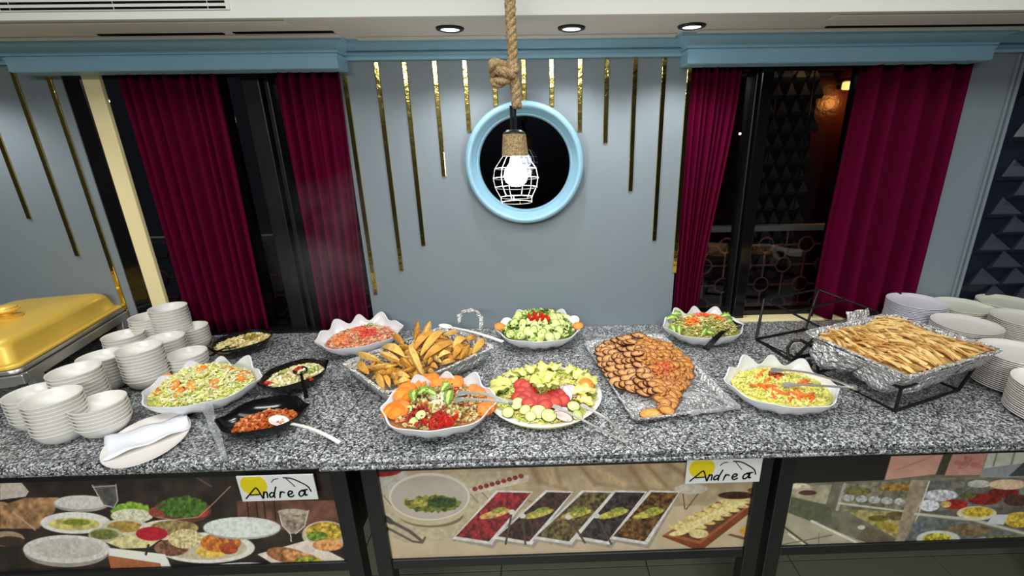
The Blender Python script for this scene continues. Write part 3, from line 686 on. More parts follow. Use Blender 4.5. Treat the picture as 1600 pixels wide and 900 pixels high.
def paint_right(P):
    P.poly([(1215, 752), (1600, 744), (1600, 870), (1200, 880)], (104, 102, 86), 0.25, 12)
    P.poly([(1240, 700), (1396, 700), (1384, 750), (1236, 756)], (30, 28, 26), 0.05)
    P.poly([(1396, 700), (1478, 700), (1462, 741), (1382, 750)], (184, 138, 122), 0.05, 20); P.line([(1400, 735), (1460, 712)], 3, (170, 122, 106))
    P.poly([(1478, 700), (1492, 700), (1476, 742), (1462, 742)], (58, 56, 44)); P.poly([(1492, 700), (1546, 700), (1532, 742), (1476, 743)], (176, 128, 114), 0.06)
    for k in range(7): P.ell(1498+5*k, 722+7*math.sin(k*1.4), 7, 4.5, (172-6*(k % 3), 106, 100), 0.2)
    P.poly([(1546, 700), (1610, 696), (1610, 726), (1536, 734)], (178, 176, 164), 0.06); P.line([(1560, 700), (1552, 728)], 3, (120, 118, 108)); P.line([(1588, 698), (1580, 726)], 3, (120, 118, 108)); P.poly([(1536, 732), (1610, 722), (1610, 746), (1530, 746)], (130, 134, 132), 0.1)
    P.poly([(1600, 722), (1576, 744), (1610, 744)], (58, 60, 64))
    P.poly([(1205, 765), (1300, 757), (1290, 790), (1205, 790)], (150, 142, 116), 0.2, 8); P.ell(1262, 770, 14, 4, (70, 50, 40), 0.2); P.ell(1248, 760, 18, 5, (190, 180, 150), 0.4)
    P.poly([(1236, 776), (1298, 790), (1300, 812), (1262, 815), (1232, 800)], (84, 88, 66), 0.15)
    P.poly([(1228, 800), (1268, 815), (1380, 858), (1380, 870), (1200, 870)], (156, 150, 126), 0.08, 14)
    P.line([(1226, 824), (1276, 862)], 3, (70, 64, 50)); P.line([(1232, 834), (1276, 864)], 3, (205, 196, 170)); P.line([(1218, 852), (1300, 836)], 2, (110, 104, 84)); P.line([(1278, 862), (1280, 832)], 1.2, (110, 104, 86)); P.line([(1268, 814), (1360, 858)], 3.5, (206, 202, 184))
    P.poly([(1312, 756), (1430, 750), (1418, 798), (1310, 790)], (110, 106, 88), 0.4, 5); P.line([(1320, 757), (1308, 796)], 5, (150, 150, 138))
    for k in range(5): P.ell(1326+20*k, 778+1.5*k, 9, 5.5, (162, 164, 158), 0.35, 3)
    P.ell(1405, 762, 30, 6, (128, 100, 46), 0.5, 4); P.ell(1340, 768, 22, 6, (92, 88, 52), 0.5, 4)
    P.line([(1310, 786), (1420, 800)], 3, (178, 176, 160)); P.poly([(1318, 796), (1414, 800), (1408, 832), (1398, 840)], (146, 136, 88), 0.35, 6); P.ell(1372, 810, 16, 5, (92, 88, 34), 0.3); P.ell(1400, 806, 16, 7, (92, 82, 56), 0.3); P.ell(1390, 824, 22, 7, (150, 130, 50), 0.3, 4, 20)
    P.poly([(1352, 822), (1400, 842), (1394, 858), (1336, 842)], (96, 86, 68), 0.15); P.ell(1346, 824, 6, 3.5, (190, 184, 168))
    P.poly([(1444, 752), (1610, 746), (1610, 790), (1434, 800)], (96, 94, 88), 0.35, 5)
    P.ell(1470, 774, 26, 9, (176, 176, 178), 0.4, 4); P.ell(1452, 790, 16, 9, (190, 192, 196), 0.3, 3); P.ell(1492, 788, 20, 8, (136, 32, 28), 0.4, 3); P.ell(1478, 788, 8, 5, (190, 160, 90), 0.3); P.ell(1538, 780, 26, 9, (112, 28, 26), 0.5, 4); P.ell(1568, 770, 24, 8, (96, 28, 26), 0.4); P.ell(1512, 774, 14, 5, (78, 80, 46), 0.4); P.ell(1590, 782, 22, 9, (66, 40, 38), 0.3); P.ell(1575, 757, 30, 8, (196, 168, 138), 0.15); P.ell(1530, 756, 18, 6, (172, 170, 158), 0.2)
    P.poly([(1424, 750), (1452, 750), (1410, 862), (1394, 862)], (142, 128, 106), 0.2, 6); P.line([(1452, 752), (1434, 806), (1412, 860)], 2, (196, 192, 178))
    P.line([(1430, 803), (1520, 812), (1610, 836)], 4, (176, 172, 158)); P.poly([(1436, 800), (1610, 790), (1610, 830), (1520, 810)], (84, 80, 72), 0.25); P.ell(1526, 802, 31, 11, (196, 188, 160)); P.ell(1528, 800, 25, 8, (178, 152, 52), 0.4, 3); P.ell(1592, 812, 24, 12, (182, 156, 56), 0.4, 3); P.poly([(1552, 804), (1576, 804), (1568, 820), (1542, 818)], (184, 188, 190), 0.05)
    P.poly([(1434, 808), (1520, 816), (1610, 842), (1610, 860), (1404, 862)], (92, 96, 92), 0.3, 6); P.ell(1434, 824, 10, 9, (96, 102, 108), 0.3); P.ell(1512, 828, 36, 10, (104, 90, 66), 0.4, 5); P.ell(1466, 842, 34, 13, (186, 188, 182), 0.1); P.ell(1464, 842, 23, 9, (160, 152, 50), 0.6, 3); P.ell(1570, 846, 36, 9, (110, 108, 52), 0.4, 4); P.poly([(1500, 846), (1540, 838), (1545, 852), (1505, 856)], (146, 142, 122), 0.1)
LINT = np.vectorize(lin)
def printed(parent, x0, x1, z0, z1, y, fn, base, gain, nx, nz_):
    xs = np.linspace(x0, x1, nx); zs = np.linspace(z0, z1, nz_); X, Z = np.meshgrid(xs, zs)
    pts = np.stack([X.ravel(), np.full(X.size, y), Z.ravel()], 1)
    v = pts-CAM; k = v@_f; px = PCX+FOC*(v@_r)/k; py = PCY-FOC*(v@_u)/k
    P = Paint(px, py, base); fn(P)
    c = np.clip(P.c, 0, 255)/255.0; c = np.where(c <= 0.04045, c/12.92, ((c+0.055)/1.055)**2.4)*gain
    c = np.clip(c, 0, 0.85)
    idx = np.arange(nx*nz_).reshape(nz_, nx)
    F_ = np.stack([idx[:-1, :-1].ravel(), idx[:-1, 1:].ravel(), idx[1:, 1:].ravel(), idx[1:, :-1].ravel()], 1)
    me = bpy.data.meshes.new('printed_picture'); me.vertices.add(len(pts)); me.vertices.foreach_set('co', (pts-np.array(parent.location)).ravel())
    me.loops.add(F_.size); me.loops.foreach_set('vertex_index', F_.ravel()); me.polygons.add(len(F_)); me.polygons.foreach_set('loop_start', np.arange(0, F_.size, 4))
    me.update(); me.validate(); me.materials.append(M['print'])
    ca = me.color_attributes.new('Col', 'FLOAT_COLOR', 'POINT'); ca.data.foreach_set('color', np.concatenate([c, np.ones((len(c), 1))], 1).astype(np.float32).ravel())
    return link('printed_picture', me, parent)
def cabinet(x0, x1, label, fn, base, gain, nx, posts=True):
    t = thing('display_cabinet', label, 'cabinet', (x0, -0.84, 0), 0, 'printed front cabinets'); w_ = x1-x0
    for xa in (0, w_-0.045):
        q = MB(); q.b2((xa, -0.012, 0.0), (xa+0.045, 0.033, 0.858)); q.build('post', M['black'], t, bevel=0.003)
        q = MB(); q.b2((xa, 0.70, 0.0), (xa+0.045, 0.745, 0.858)); q.build('post', M['black'], t, bevel=0.003)
    q = MB(); q.b2((0.045, -0.010, 0.490), (w_-0.045, 0.03, 0.522)); q.build('bottom_rail', M['black'], t, bevel=0.003)
    q = MB(); q.b2((0.045, -0.004, 0.838), (w_-0.045, 0.03, 0.858)); q.build('top_rail', M['black'], t, bevel=0.003)
    q = MB(); q.b2((0.045, 0.012, 0.522), (w_-0.045, 0.70, 0.838)); q.build('body', M['black'], t)
    printed(t, x0+0.045, x1-0.045, 0.522, 0.846, -0.8405, fn, base, gain, nx, 150)
    return t
cabinet(-1.75, -0.545, 'black framed cabinet printed with a dark table of meze dishes', paint_left, (34, 28, 26), 1.9, 480)
cabinet(-0.505, 0.640, 'black framed cabinet printed with five spice trays and a bowl of pesto', paint_mid, (170, 150, 118), 1.12, 520)
cabinet(0.662, 1.85, 'black framed cabinet printed with a glass food display counter', paint_right, (96, 94, 82), 1.25, 480)

# sign boards
def ribbon(b, pts, w, y, col):
    n = len(pts)
    for i in range(n-1):
        a = Vector(pts[i]); c = Vector(pts[i+1]); d = (c-a).normalized(); nn = Vector((-d.y, d.x))*w/2; e = d*w*0.3
        q = [a-e+nn, c+e+nn, c+e-nn, a-e-nn]
        b.prism([(p.x, y, p.y) for p in q], (0, -0.0004, 0), col)
def smooth(pts, k=5):
    out = []
    P = [Vector(p) for p in pts]; P = [P[0]]+P+[P[-1]]
    for i in range(1, len(P)-2):
        for j in range(k):
            t = j/k; a, b_, c, d = P[i-1], P[i], P[i+1], P[i+2]
            out.append(0.5*((2*b_)+(c-a)*t+(2*a-5*b_+4*c-d)*t*t+(3*b_-a-3*c+d)*t**3))
    out.append(P[-2]); return out
def sign(pts, label):
    ps = [aty(x, y, -0.856) for x, y in pts]
    x0 = (ps[0].x+ps[3].x)/2; x1 = (ps[1].x+ps[2].x)/2; z1 = (ps[0].z+ps[1].z)/2; z0 = (ps[2].z+ps[3].z)/2; z1 = min(z1, 0.858); w_ = x1-x0; h_ = z1-z0
    t = thing('sign_board', label, 'sign', (x0, -0.8535, z0), 0, 'white name signs')
    q = MB(); q.b2((0, -0.004, 0), (w_, 0, h_)); q.build('board', mat('white_sign_board', C(216, 218, 214), 0.35), t, bevel=0.001)
    sx = w_/475.0; sz = h_/145.0
    f = lambda p: (p[0]*sx, (145-p[1])*sz)
    q = MB(); n = 40; pl = []
    for k in range(n):
        a = 2*PI*k/n; x, y = 97+82*math.cos(a), 50+60*math.sin(a); pl.append(f((max(x, 8), max(y, 3))))
    q.prism([(p[0], -0.0040, p[1]) for p in pl], (0, -0.0004, 0), C(214, 196, 22)); q.build('sun_disc', M['paint'], t, colors=True)
    K = C(18, 18, 18)
    q = MB()
    for s_, w2 in (([(210, 36), (230, 21), (256, 17)], 5), ([(290, 13), (340, 19), (390, 42), (428, 66), (443, 96)], 8), ([(305, 17), (350, 65)], 5)):
        ribbon(q, [f(p) for p in smooth(s_)], w2*sx, -0.0044, K)
    q.build('umbrella_drawing', M['paint'], t, colors=True)
    let = [[(28, 126), (60, 100), (100, 68), (114, 74), (124, 100), (134, 128)], [(62, 106), (118, 104)], [(148, 90), (138, 126)], [(140, 110), (154, 93), (166, 95), (163, 124)],
           [(212, 102), (196, 95), (180, 108), (182, 122), (198, 118), (212, 102)], [(230, 64), (210, 104), (208, 126)], [(252, 92), (240, 126)], [(244, 108), (260, 94), (276, 98)],
           [(300, 110), (320, 104), (324, 94), (310, 90), (297, 102), (297, 118), (312, 124), (330, 116)], [(404, 94), (378, 92), (364, 108), (370, 122), (388, 116), (404, 96)], [(406, 90), (402, 116), (414, 114)], [(384, 88), (422, 84)]]
    for s_ in let:
        q = MB(); ribbon(q, [f(p) for p in smooth(s_)], 9*sx, -0.0046, K); 
        LET.add(q)
    LET.flush(t)
class _Let:
    def __init__(s): s.m = MB()
    def add(s, q):
        s.m.add(q.v, q.f, C(18, 18, 18))
    def flush(s, t):
        s.m.build('lettering', M['paint'], t, colors=True); s.m = MB()
LET = _Let()
sign([(370, 743), (490, 742), (497, 780), (378, 783)], 'white name sign with sun and umbrella, over the meze print cabinet')
sign([(1072, 718), (1191, 716), (1187, 752), (1072, 756)], 'white name sign with sun and umbrella, over the spice tray print cabinet')

# ================================================================ CHAFING DISH
ZC = 0.9
t = thing('chafing_dish', 'rectangular gold lidded chafing dish on a steel frame beside the small bowls', 'chafing dish', (-1.915, -0.325, ZC), R(16))
def rrect(hx, hy, r, n=6):
    out = []
    for cx, cy, a0 in ((hx-r, hy-r, 0), (-hx+r, hy-r, 90), (-hx+r, -hy+r, 180), (hx-r, -hy+r, 270)):
        for k in range(n+1):
            a = R(a0+90*k/n); out.append((cx+r*math.cos(a), cy+r*math.sin(a)))
    return out
def rstack(b, levels, n=6, col=None, cap0=True, cap1=True):
    rows = []
    for hx, hy, r, z in levels: rows.append([(x, y, z) for x, y in rrect(hx, hy, r, n)])
    b.grid(rows, wrap=True, col=col); k = len(rows[0])
    if cap0: b.add(rows[0], [tuple(range(k))[::-1]], col)
    if cap1: b.add(rows[-1], [tuple(range(k))], col)
q = MB(); rstack(q, [(0.186, 0.306, 0.03, 0.142), (0.186, 0.306, 0.03, 0.148), (0.172, 0.292, 0.03, 0.152), (0.168, 0.288, 0.03, 0.156), (0.160, 0.278, 0.035, 0.200), (0.155, 0.272, 0.04, 0.212), (0.146, 0.262, 0.045, 0.220), (0.132, 0.248, 0.05, 0.224), (0.05, 0.10, 0.03, 0.227)])
lid = q.build('lid', M['gold'], t, smooth=True, ang=50)
q = MB(); q.lathe([(0, 0), (0.040, 0), (0.042, 0.004), (0.030, 0.007), (0.016, 0.010), (0.016, 0.018), (0.030, 0.021), (0.038, 0.026), (0.038, 0.031), (0.034, 0.033), (0.033, 0.038), (0.024, 0.044), (0, 0.046)], 32)
q.build('knob', M['gold'], lid, smooth=True, loc=(0, 0, 0.226))
q = MB(); rstack(q, [(0.165, 0.285, 0.03, 0.075), (0.172, 0.292, 0.03, 0.125), (0.192, 0.312, 0.03, 0.128), (0.194, 0.314, 0.03, 0.134), (0.192, 0.312, 0.03, 0.140)]); q.build('water_pan', M['steel'], t, smooth=True, ang=40)
q = MB(); q.b2((-0.20, -0.318, 0.092), (0.20, -0.298, 0.124)); q.b2((-0.20, 0.298, 0.092), (0.20, 0.318, 0.124)); q.b2((-0.20, -0.298, 0.092), (-0.18, 0.298, 0.124)); q.b2((0.18, -0.298, 0.092), (0.20, 0.298, 0.124)); q.build('frame', M['steel'], t, bevel=0.003)
for sx in (-1, 1):
    for sy in (-1, 1):
        q = MB(); q.prism([(sx*0.188-0.012, sy*0.23-0.03, 0.0), (sx*0.188+0.012, sy*0.23-0.03, 0), (sx*0.188+0.012, sy*0.255-0.03, 0.1), (sx*0.188-0.012, sy*0.255-0.03, 0.1)], (0, 0.045, 0)); q.build('leg', M['steel'], t, bevel=0.002)
q = MB(); q.lathe([(0, 0), (0.045, 0), (0.045, 0.05), (0.04, 0.053), (0, 0.053)], 24); q.build('burner', M['black'], t, smooth=True, loc=(0, 0.12, 0))

# ================================================================ SMALL BOWLS
q = MB(); q.lathe([(0, 0), (0.034, 0), (0.038, 0.003), (0.051, 0.014), (0.0590, 0.030), (0.0608, 0.0405), (0.0645, 0.0415), (0.064, 0.044), (0.0605, 0.0435), (0.0585, 0.039), (0.0560, 0.028), (0.047, 0.013), (0.032, 0.0055), (0, 0.005)], 40)
bowl_me = q.mesh('soup_bowl', M['melamine'], True, ang=60)
ORD = ['topmost', 'second from the top', 'third from the top', 'fourth from the top', 'fifth from the top', 'sixth from the top', 'seventh from the top', 'eighth from the top', 'ninth from the top', 'tenth from the top', 'eleventh from the top', 'twelfth from the top', 'thirteenth from the top', 'fourteenth from the top', 'fifteenth from the top', 'sixteenth from the top', 'seventeenth from the top', 'eighteenth from the top', 'nineteenth from the top', 'bottommost']
def bowl_stack(px, py, n, where):
    p = at(px, py, ZC+0.043+(n-1)*0.0115)
    for k in range(n):
        o = link('soup_bowl', bowl_me, None, (p.x+rnd.uniform(-.0008, .0008), p.y+rnd.uniform(-.0008, .0008), ZC+0.0004+0.0115*k), (0, 0, rnd.uniform(0, 6)))
        w_ = ORD[n-1-k] if k else 'bottommost'
        tag(o, f'small white bowl, {w_} in the {where}', 'bowl', 'small white bowls')
for a in ((50, 613, 7, 'front stack nearest the frame edge'), (80, 620, 9, 'tallest front stack'), (152, 628, 6, 'front stack beside the napkin plate'), (115, 578, 10, 'stack right behind the front three'),
          (157, 556, 8, 'fifth stack along the chafing dish'), (192, 523, 7, 'stack at the chafing dish far corner'), (217, 543, 10, 'tall stack behind the pasta salad tip'), (231, 494, 10, 'stack below the cream post'),
          (256, 528, 7, 'middle stack of the far cluster'), (262, 480, 13, 'farthest stack against the window'), (295, 511, 6, 'stack under the burgundy curtain'), (290, 552, 4, 'shortest stack half behind the pasta salad')):
    bowl_stack(*a)

# ================================================================ PLATES
def plate_mesh(m_):
    q = MB(); q.lathe([(0, 0), (0.060, 0), (0.064, 0.002), (0.090, 0.006), (0.106, 0.0150), (0.1075, 0.0165), (0.107, 0.0180), (0.104, 0.0176), (0.088, 0.0105), (0.066, 0.0070), (0, 0.0066)], 56)
    return q.mesh('dinner_plate', m_, True, ang=70)
PM = {k: plate_mesh(M[k]) for k in ('plate', 'plate_lilac', 'plate_green')}
def plate_stack(x, y, n, m_, colour, where):
    for k in range(n):
        o = link('dinner_plate', PM[m_], None, (x+rnd.uniform(-.001, .001), y+rnd.uniform(-.001, .001), ZC+0.0004+0.0066*k), (0, 0, rnd.uniform(0, 6)))
        w_ = ORD[min(n-1-k, 18)] if k else 'bottommost'
        tag(o, f'{colour} plate, {w_}, {where}', 'plate', 'stacked dinner plates')
plate_stack(1.595, -0.122, 18, 'plate_lilac', 'cool white', 'stack by the pilaster')
plate_stack(1.805, -0.118, 14, 'plate_green', 'greenish white', 'stack hidden behind ivory ones')
plate_stack(1.612, -0.338, 16, 'plate', 'ivory', 'stack behind the bread tray')
plate_stack(2.01, -0.11, 15, 'plate_green', 'greenish white', 'stack by the relief wall')
plate_stack(1.865, -0.320, 17, 'plate', 'ivory', 'middle stack by the relief wall')
plate_stack(1.553, -0.592, 17, 'plate', 'ivory', 'tall stack beside the bread tray')
plate_stack(1.49, -0.775, 15, 'plate', 'ivory', 'stack at the counter edge')

# oval plate with folded paper
p = at(233, 690, ZC)
t = thing('oval_plate', 'white oval plate lying in front of the small bowls', 'plate', (p.x, p.y, ZC), R(118))
q = MB(); q.lathe([(0, 0), (0.075, 0), (0.080, 0.002), (0.106, 0.010), (0.1085, 0.012), (0.108, 0.0135), (0.104, 0.012), (0.078, 0.0055), (0, 0.005)], 64, sx=1.22, sy=0.90); q.build('dish', M['plate'], t, smooth=True)
b = MB(); rows = []
for i in range(15):
    row = []
    for j in range(11):
        u = i/14-0.5; v = j/10-0.5
        row.append((u*0.185, v*0.130*(1-0.30*u), 0.0145+0.0045*math.sin(v*9+u*2)+0.003*math.sin(u*14+v*4)+0.010*max(0, u)**1.2))
    rows.append(row)
b.grid(rows); o = b.build('paper_napkin', M['napkin'], None, smooth=True, loc=(p.x-0.012, p.y+0.016, ZC), rot=(0, 0, R(40)))
md = o.modifiers.new('thickness', 'SOLIDIFY'); md.thickness = 0.0015; md.offset = 1
tag(o, 'folded white paper napkin lying on the oval plate', 'napkin')

# ================================================================ SERVING BOWLS
def rim(th, a, b, kind):
    c, s = math.cos(th), math.sin(th); n = 2.5
    r = (abs(c/a)**n+abs(s/b)**n)**(-1/n); z = 0.068
    tip = math.exp(-((math.atan2(s, abs(c))-0.02)/0.20)**2)
    if kind == 'shell':
        wb = sm(0.10, 0.62, s); k = math.cos(9.4*(th-PI/2)+0.5); wf = sm(0.1, 0.8, -s)
        r *= 1+0.06*wb*k+0.13*tip; z += 0.022*wb+0.015*wb*k-0.001*tip-0.006*wf
        r *= 1+0.025*wf*math.cos(7*(th+PI/2)+0.4)
    else:
        wb = sm(0.1, 0.9, s)
        r *= 1+0.16*tip; z = 0.052+0.010*tip+0.014*wb
    return r*c, r*s, z
def bowl_shape(a, b, kind, N=112):
    outer = []; inner = []; K = 11
    for k in range(K+1):
        t_ = k/K; f = 0.36+0.64*math.sin(t_*PI/2)**1.05; zf = t_**1.7; ro = []; ri = []
        for j in range(N):
            th = 2*PI*j/N; x, y, z = rim(th, a, b, kind)
            fl = 1+(0.075 if kind == 'shell' else 0.0)*math.sin(13*th)*math.sin(PI*min(1, t_*0.9+0.25))*(1-t_)**0.7
            e = math.hypot(x, y); ti = 0.0045/max(e, 0.01)
            cxy = 0.72+0.28*t_   # the foot is rounder than the rim
            bx = a*0.95*math.cos(th)*0.9; by = b*1.0*math.sin(th)*0.9
            X = x*t_+bx*(1-t_); Y = y*t_+by*(1-t_)
            ro.append((X*f*fl, Y*f*fl, z*zf)); ri.append((X*(f-ti)*fl, Y*(f-ti)*fl, z*zf+0.005*(1-t_)))
        outer.append(ro); inner.append(ri)
    m_ = MB(); m_.grid(outer, wrap=True); m_.grid(inner, wrap=True, flip=True); m_.grid([outer[-1], inner[-1]], wrap=True)
    m_.add(outer[0], [tuple(range(N))[::-1]]); m_.add(inner[0], [tuple(range(N))])
    return m_
class Dish:
    """a serving bowl plus the height field of the food heaped in it"""
    def __init__(s, label, x, y, rot, a, b, kind, m_, z=ZC, tilt=0):
        s.x, s.y, s.rot, s.a, s.b, s.z, s.kind = x, y, rot, a, b, z, kind
        s.o = bowl_shape(a, b, kind).build('serving_bowl', m_, None, smooth=True, loc=(x, y, z+0.0005), rot=(tilt, 0, rot), ang=60)
        tag(s.o, label, 'bowl')
        s.c, s.s = math.cos(rot), math.sin(rot); s.hz = 0.05; s.dome = 0.05; s.fa = 0.82; s.fb = 0.84; s.peak = (0, 0)
    def loc(s, x, y): dx, dy = x-s.x, y-s.y; return dx*s.c+dy*s.s, -dx*s.s+dy*s.c
    def wor(s, u, v): return s.x+u*s.c-v*s.s, s.y+u*s.s+v*s.c
    def fill(s, hz, dome, fa=0.82, fb=0.84, peak=(0, 0)): s.hz, s.dome, s.fa, s.fb, s.peak = hz, dome, fa, fb, peak; return s
    def e(s, u, v):
        n = 2.4; return (abs(u/(s.a*s.fa))**n+abs(v/(s.b*s.fb))**n)**(1/n)
    def h(s, x, y):
        u, v = s.loc(x, y); e = s.e(u, v)
        if e > 1: return None
        d = math.hypot((u-s.peak[0])/(s.a*s.fa), (v-s.peak[1])/(s.b*s.fb))
        return s.z+s.hz+s.dome*max(0, 1-d*d)*(1-e**6)+0.004*mnoise.noise(Vector((x*40, y*40, 0)))
    def mound(s, name, label, cat, palette, n=0, size=(0.02, 0.006), shape='bit', parts_kind='stuff', material='food', bed=None, patch=None):
        m_ = MB(); N = 44; rows = []; cols = []
        for i in range(0, 13):
            f = i/12; row = []; cc = []
            for j in range(N):
                th = 2*PI*j/N; c_, s_ = math.cos(th), math.sin(th); n_ = 2.4
                r = (abs(c_/(s.a*s.fa))**n_+abs(s_/(s.b*s.fb))**n_)**(-1/n_)*f*0.995
                X, Y = s.wor(r*c_, r*s_); z = s.h(X, Y) or s.z+s.hz
                row.append((X, Y, z-0.003)); cc.append(jit(bed or palette[rnd.randrange(len(palette))], 0.25))
            rows.append(row); cols.append(cc)
        m_.grid(rows, wrap=True, cols=cols)
        last = rows[-1]; m_.add([(p[0], p[1], p[2]) for p in last]+[(s.x+(p[0]-s.x)*0.80, s.y+(p[1]-s.y)*0.80, p[2]-0.016) for p in last], [(j, (j+1) % N+0, (j+1) % N+N, j+N) for j in range(N)], bed or palette[0])
        for k in range(n):
            th = rnd.uniform(0, 2*PI); f = math.sqrt(rnd.random())*0.97
            u = s.a*s.fa*f*math.cos(th)*0.97; v = s.b*s.fb*f*math.sin(th)*0.97
            X, Y = s.wor(u, v); z = s.h(X, Y)
            if z is None: continue
            pal = palette
            if patch:
                for (pu, pv, pr, pp) in patch:
                    if math.hypot((u-pu), (v-pv)) < pr: pal = pp
            col = jit(pal[rnd.randrange(len(pal))], 0.22)
            bit(m_, (X, Y, z+rnd.uniform(-0.001, 0.004)), size[0]*rnd.uniform(0.6, 1.3), size[1]*rnd.uniform(0.7, 1.3), col, shape)
        o = m_.build(name, M[material], None, colors=True, smooth=(n == 0))
        tag(o, label, cat, kind=parts_kind); return o
def bit(m_, p, L_, w_, col, shape):
    rot = rotmat(rnd.uniform(-0.6, 0.6), rnd.uniform(-0.6, 0.6), rnd.uniform(0, 6.28))
    if shape == 'bit':
        m_.box(p, (L_, w_, w_*0.8), rot, col)
    elif shape == 'shred':
        c_ = rnd.uniform(-0.5, 0.5); pts = []
        for i in range(4):
            t_ = i/3-0.5; pts.append(Vector(p)+rot @ Vector((L_*t_, c_*L_*(t_*t_-0.1), 0.3*L_*(0.25-t_*t_)*0.5)))
        m_.tube(pts, w_*0.5, 4, col=col)
    elif shape == 'grain':
        m_.lathe_at(p, w_, col) if hasattr(m_, 'lathe_at') else m_.box(p, (w_, w_, w_*0.8), rot, col)
    elif shape == 'leaf':
        pts = [Vector((-L_/2, 0, 0)), Vector((-L_*0.15, -w_, 0.3*w_)), Vector((L_*0.3, -w_*0.7, 0.1*w_)), Vector((L_/2, 0, 0.4*w_)), Vector((L_*0.3, w_*0.7, 0.1*w_)), Vector((-L_*0.15, w_, 0.4*w_)), Vector((0.05*L_, 0, -0.1*w_))]
        m_.add([Vector(p)+rot @ q for q in pts], [(0, 1, 6), (1, 2, 6), (2, 3, 6), (3, 4, 6), (4, 5, 6), (5, 0, 6)], col)

# ---------------------------------------------------------------- single food pieces (shared meshes)
def slice_mesh(name, rx, ry, th, face, skin, seed=0, material='veg', core=None, wavy=0.0, edge=0.93):
    r = random.Random(seed); m_ = MB(); n = 18
    def ringp(f, z): return [(rx*f*math.cos(2*PI*k/n), ry*f*math.sin(2*PI*k/n), z+wavy*math.sin(2*2*PI*k/n+seed)*f) for k in range(n)]
    top = [ringp(1.0, -th/2), ringp(1.0, th/2), ringp(edge, th/2), ringp(0.55, th/2), ringp(0.02, th/2)]
    cols = [[skin]*n, [skin]*n, [jit(face, 0.08) for _ in range(n)], [jit(core or face, 0.1) for _ in range(n)]]
    m_.grid(top, wrap=True, cols=cols); m_.grid([ringp(1.0, -th/2), ringp(0.02, -th/2)], wrap=True, flip=True, col=face)
    return m_.mesh(name, M[material], True, True, 40)
def wedge_mesh(name, L_, w_, h_, flesh, skin, seed=0, material='fried', bend=0.25):
    r = random.Random(seed); m_ = MB(); rows = []; n = 9
    for i in range(n):
        t_ = i/(n-1); s_ = max(0.06, math.sin(PI*(0.03+0.94*t_))**0.7); x = L_*(t_-0.5); zc = -bend*L_*(t_-0.5)**2*4*0.25
        k = s_*(1+r.uniform(-0.05, 0.05))
        rows.append([(x, -w_/2*k, zc), (x, -w_*0.18*k, zc+h_*0.82*k), (x, 0, zc+h_*k), (x, w_*0.22*k, zc+h_*0.8*k), (x, w_/2*k, zc), (x, w_*0.3*k, zc-h_*0.28*k), (x, -w_*0.3*k, zc-h_*0.28*k)])
    cc = [[jit(flesh, 0.15), jit(flesh, 0.1), jit(flesh, 0.1), jit(flesh, 0.15), jit(skin, 0.15), jit(skin, 0.15), jit(skin, 0.15)] for _ in range(n)]
    m_.grid(rows, wrap=True, cols=cc)
    m_.add(rows[0], [tuple(range(7))], skin); m_.add(rows[-1], [tuple(range(7))[::-1]], skin)
    return m_.mesh(name, M[material], True, True, 60)
def leaf_mesh(name, L_, w_, col, vein, seed=0, ruffle=0.006):
    r = random.Random(seed); m_ = MB(); rows = []; cc = []; na, nb = 13, 9
    for i in range(na):
        t_ = i/(na-1); row = []; cr = []
        for j in range(nb):
            v = j/(nb-1)*2-1; hw = w_/2*(math.sin(PI*(0.08+0.86*t_))**0.6)*(1+0.07*math.sin(t_*23+seed))
            row.append((L_*(t_-0.5), hw*v, ruffle*math.sin(t_*17+v*2+seed)*abs(v)+0.25*w_*v*v*0.5+0.02*math.sin(t_*3)))
            cr.append(jit(vein if abs(v) < 0.3 else col, 0.18))
        rows.append(row); cc.append(cr)
    m_.grid(rows, cols=cc)
    me = m_.mesh(name, M['veg'], True, True); return me
def place(me, name, p, rot, label, cat, group, dz=0.0, scale=1.0, solid=0):
    o = link(name, me, None, (p[0], p[1], p[2]+dz), rot); o.scale = (scale,)*3
    if solid:
        md = o.modifiers.new('thickness', 'SOLIDIFY'); md.thickness = solid
    tag(o, label, cat, group); return o
carrot_me = [slice_mesh('carrot_slice', 0.021, 0.018, 0.004, C(240, 128, 30), C(228, 108, 22), s_, core=C(246, 150, 44), wavy=0.002) for s_ in range(3)]
cuke_me = [slice_mesh('cucumber_slice', 0.022, 0.020, 0.004, C(206, 222, 130), C(44, 74, 26), s_, core=C(222, 232, 160), wavy=0.001) for s_ in range(3)]
cuke_long_me = [slice_mesh('cucumber_slice', 0.034, 0.019, 0.004, C(200, 216, 118), C(40, 70, 26), s_, core=C(220, 230, 156), wavy=0.002) for s_ in range(3)]
radish_me = slice_mesh('radish_slice', 0.026, 0.024, 0.003, C(238, 240, 226), C(232, 234, 220), 2)
tomato_me = [wedge_mesh('tomato_wedge', 0.050, 0.026, 0.020, C(194, 34, 14), C(164, 16, 8), s_, 'veg', 0.5) for s_ in range(3)]
tomslice_me = [slice_mesh('tomato_slice', 0.024, 0.022, 0.007, C(188, 26, 10), C(158, 14, 8), s_, core=C(206, 72, 44), edge=0.80) for s_ in range(2)]
onion_me = slice_mesh('onion_slice', 0.030, 0.014, 0.003, C(232, 214, 208), C(142, 50, 76), 1)
leaf_me = [leaf_mesh('lettuce_leaf', 0.10, 0.06, C(206, 208, 104), C(226, 222, 150), s_) for s_ in range(3)]
dleaf_me = [leaf_mesh('lettuce_leaf', 0.075, 0.045, C(110, 146, 44), C(190, 206, 110), s_+5) for s_ in range(2)]

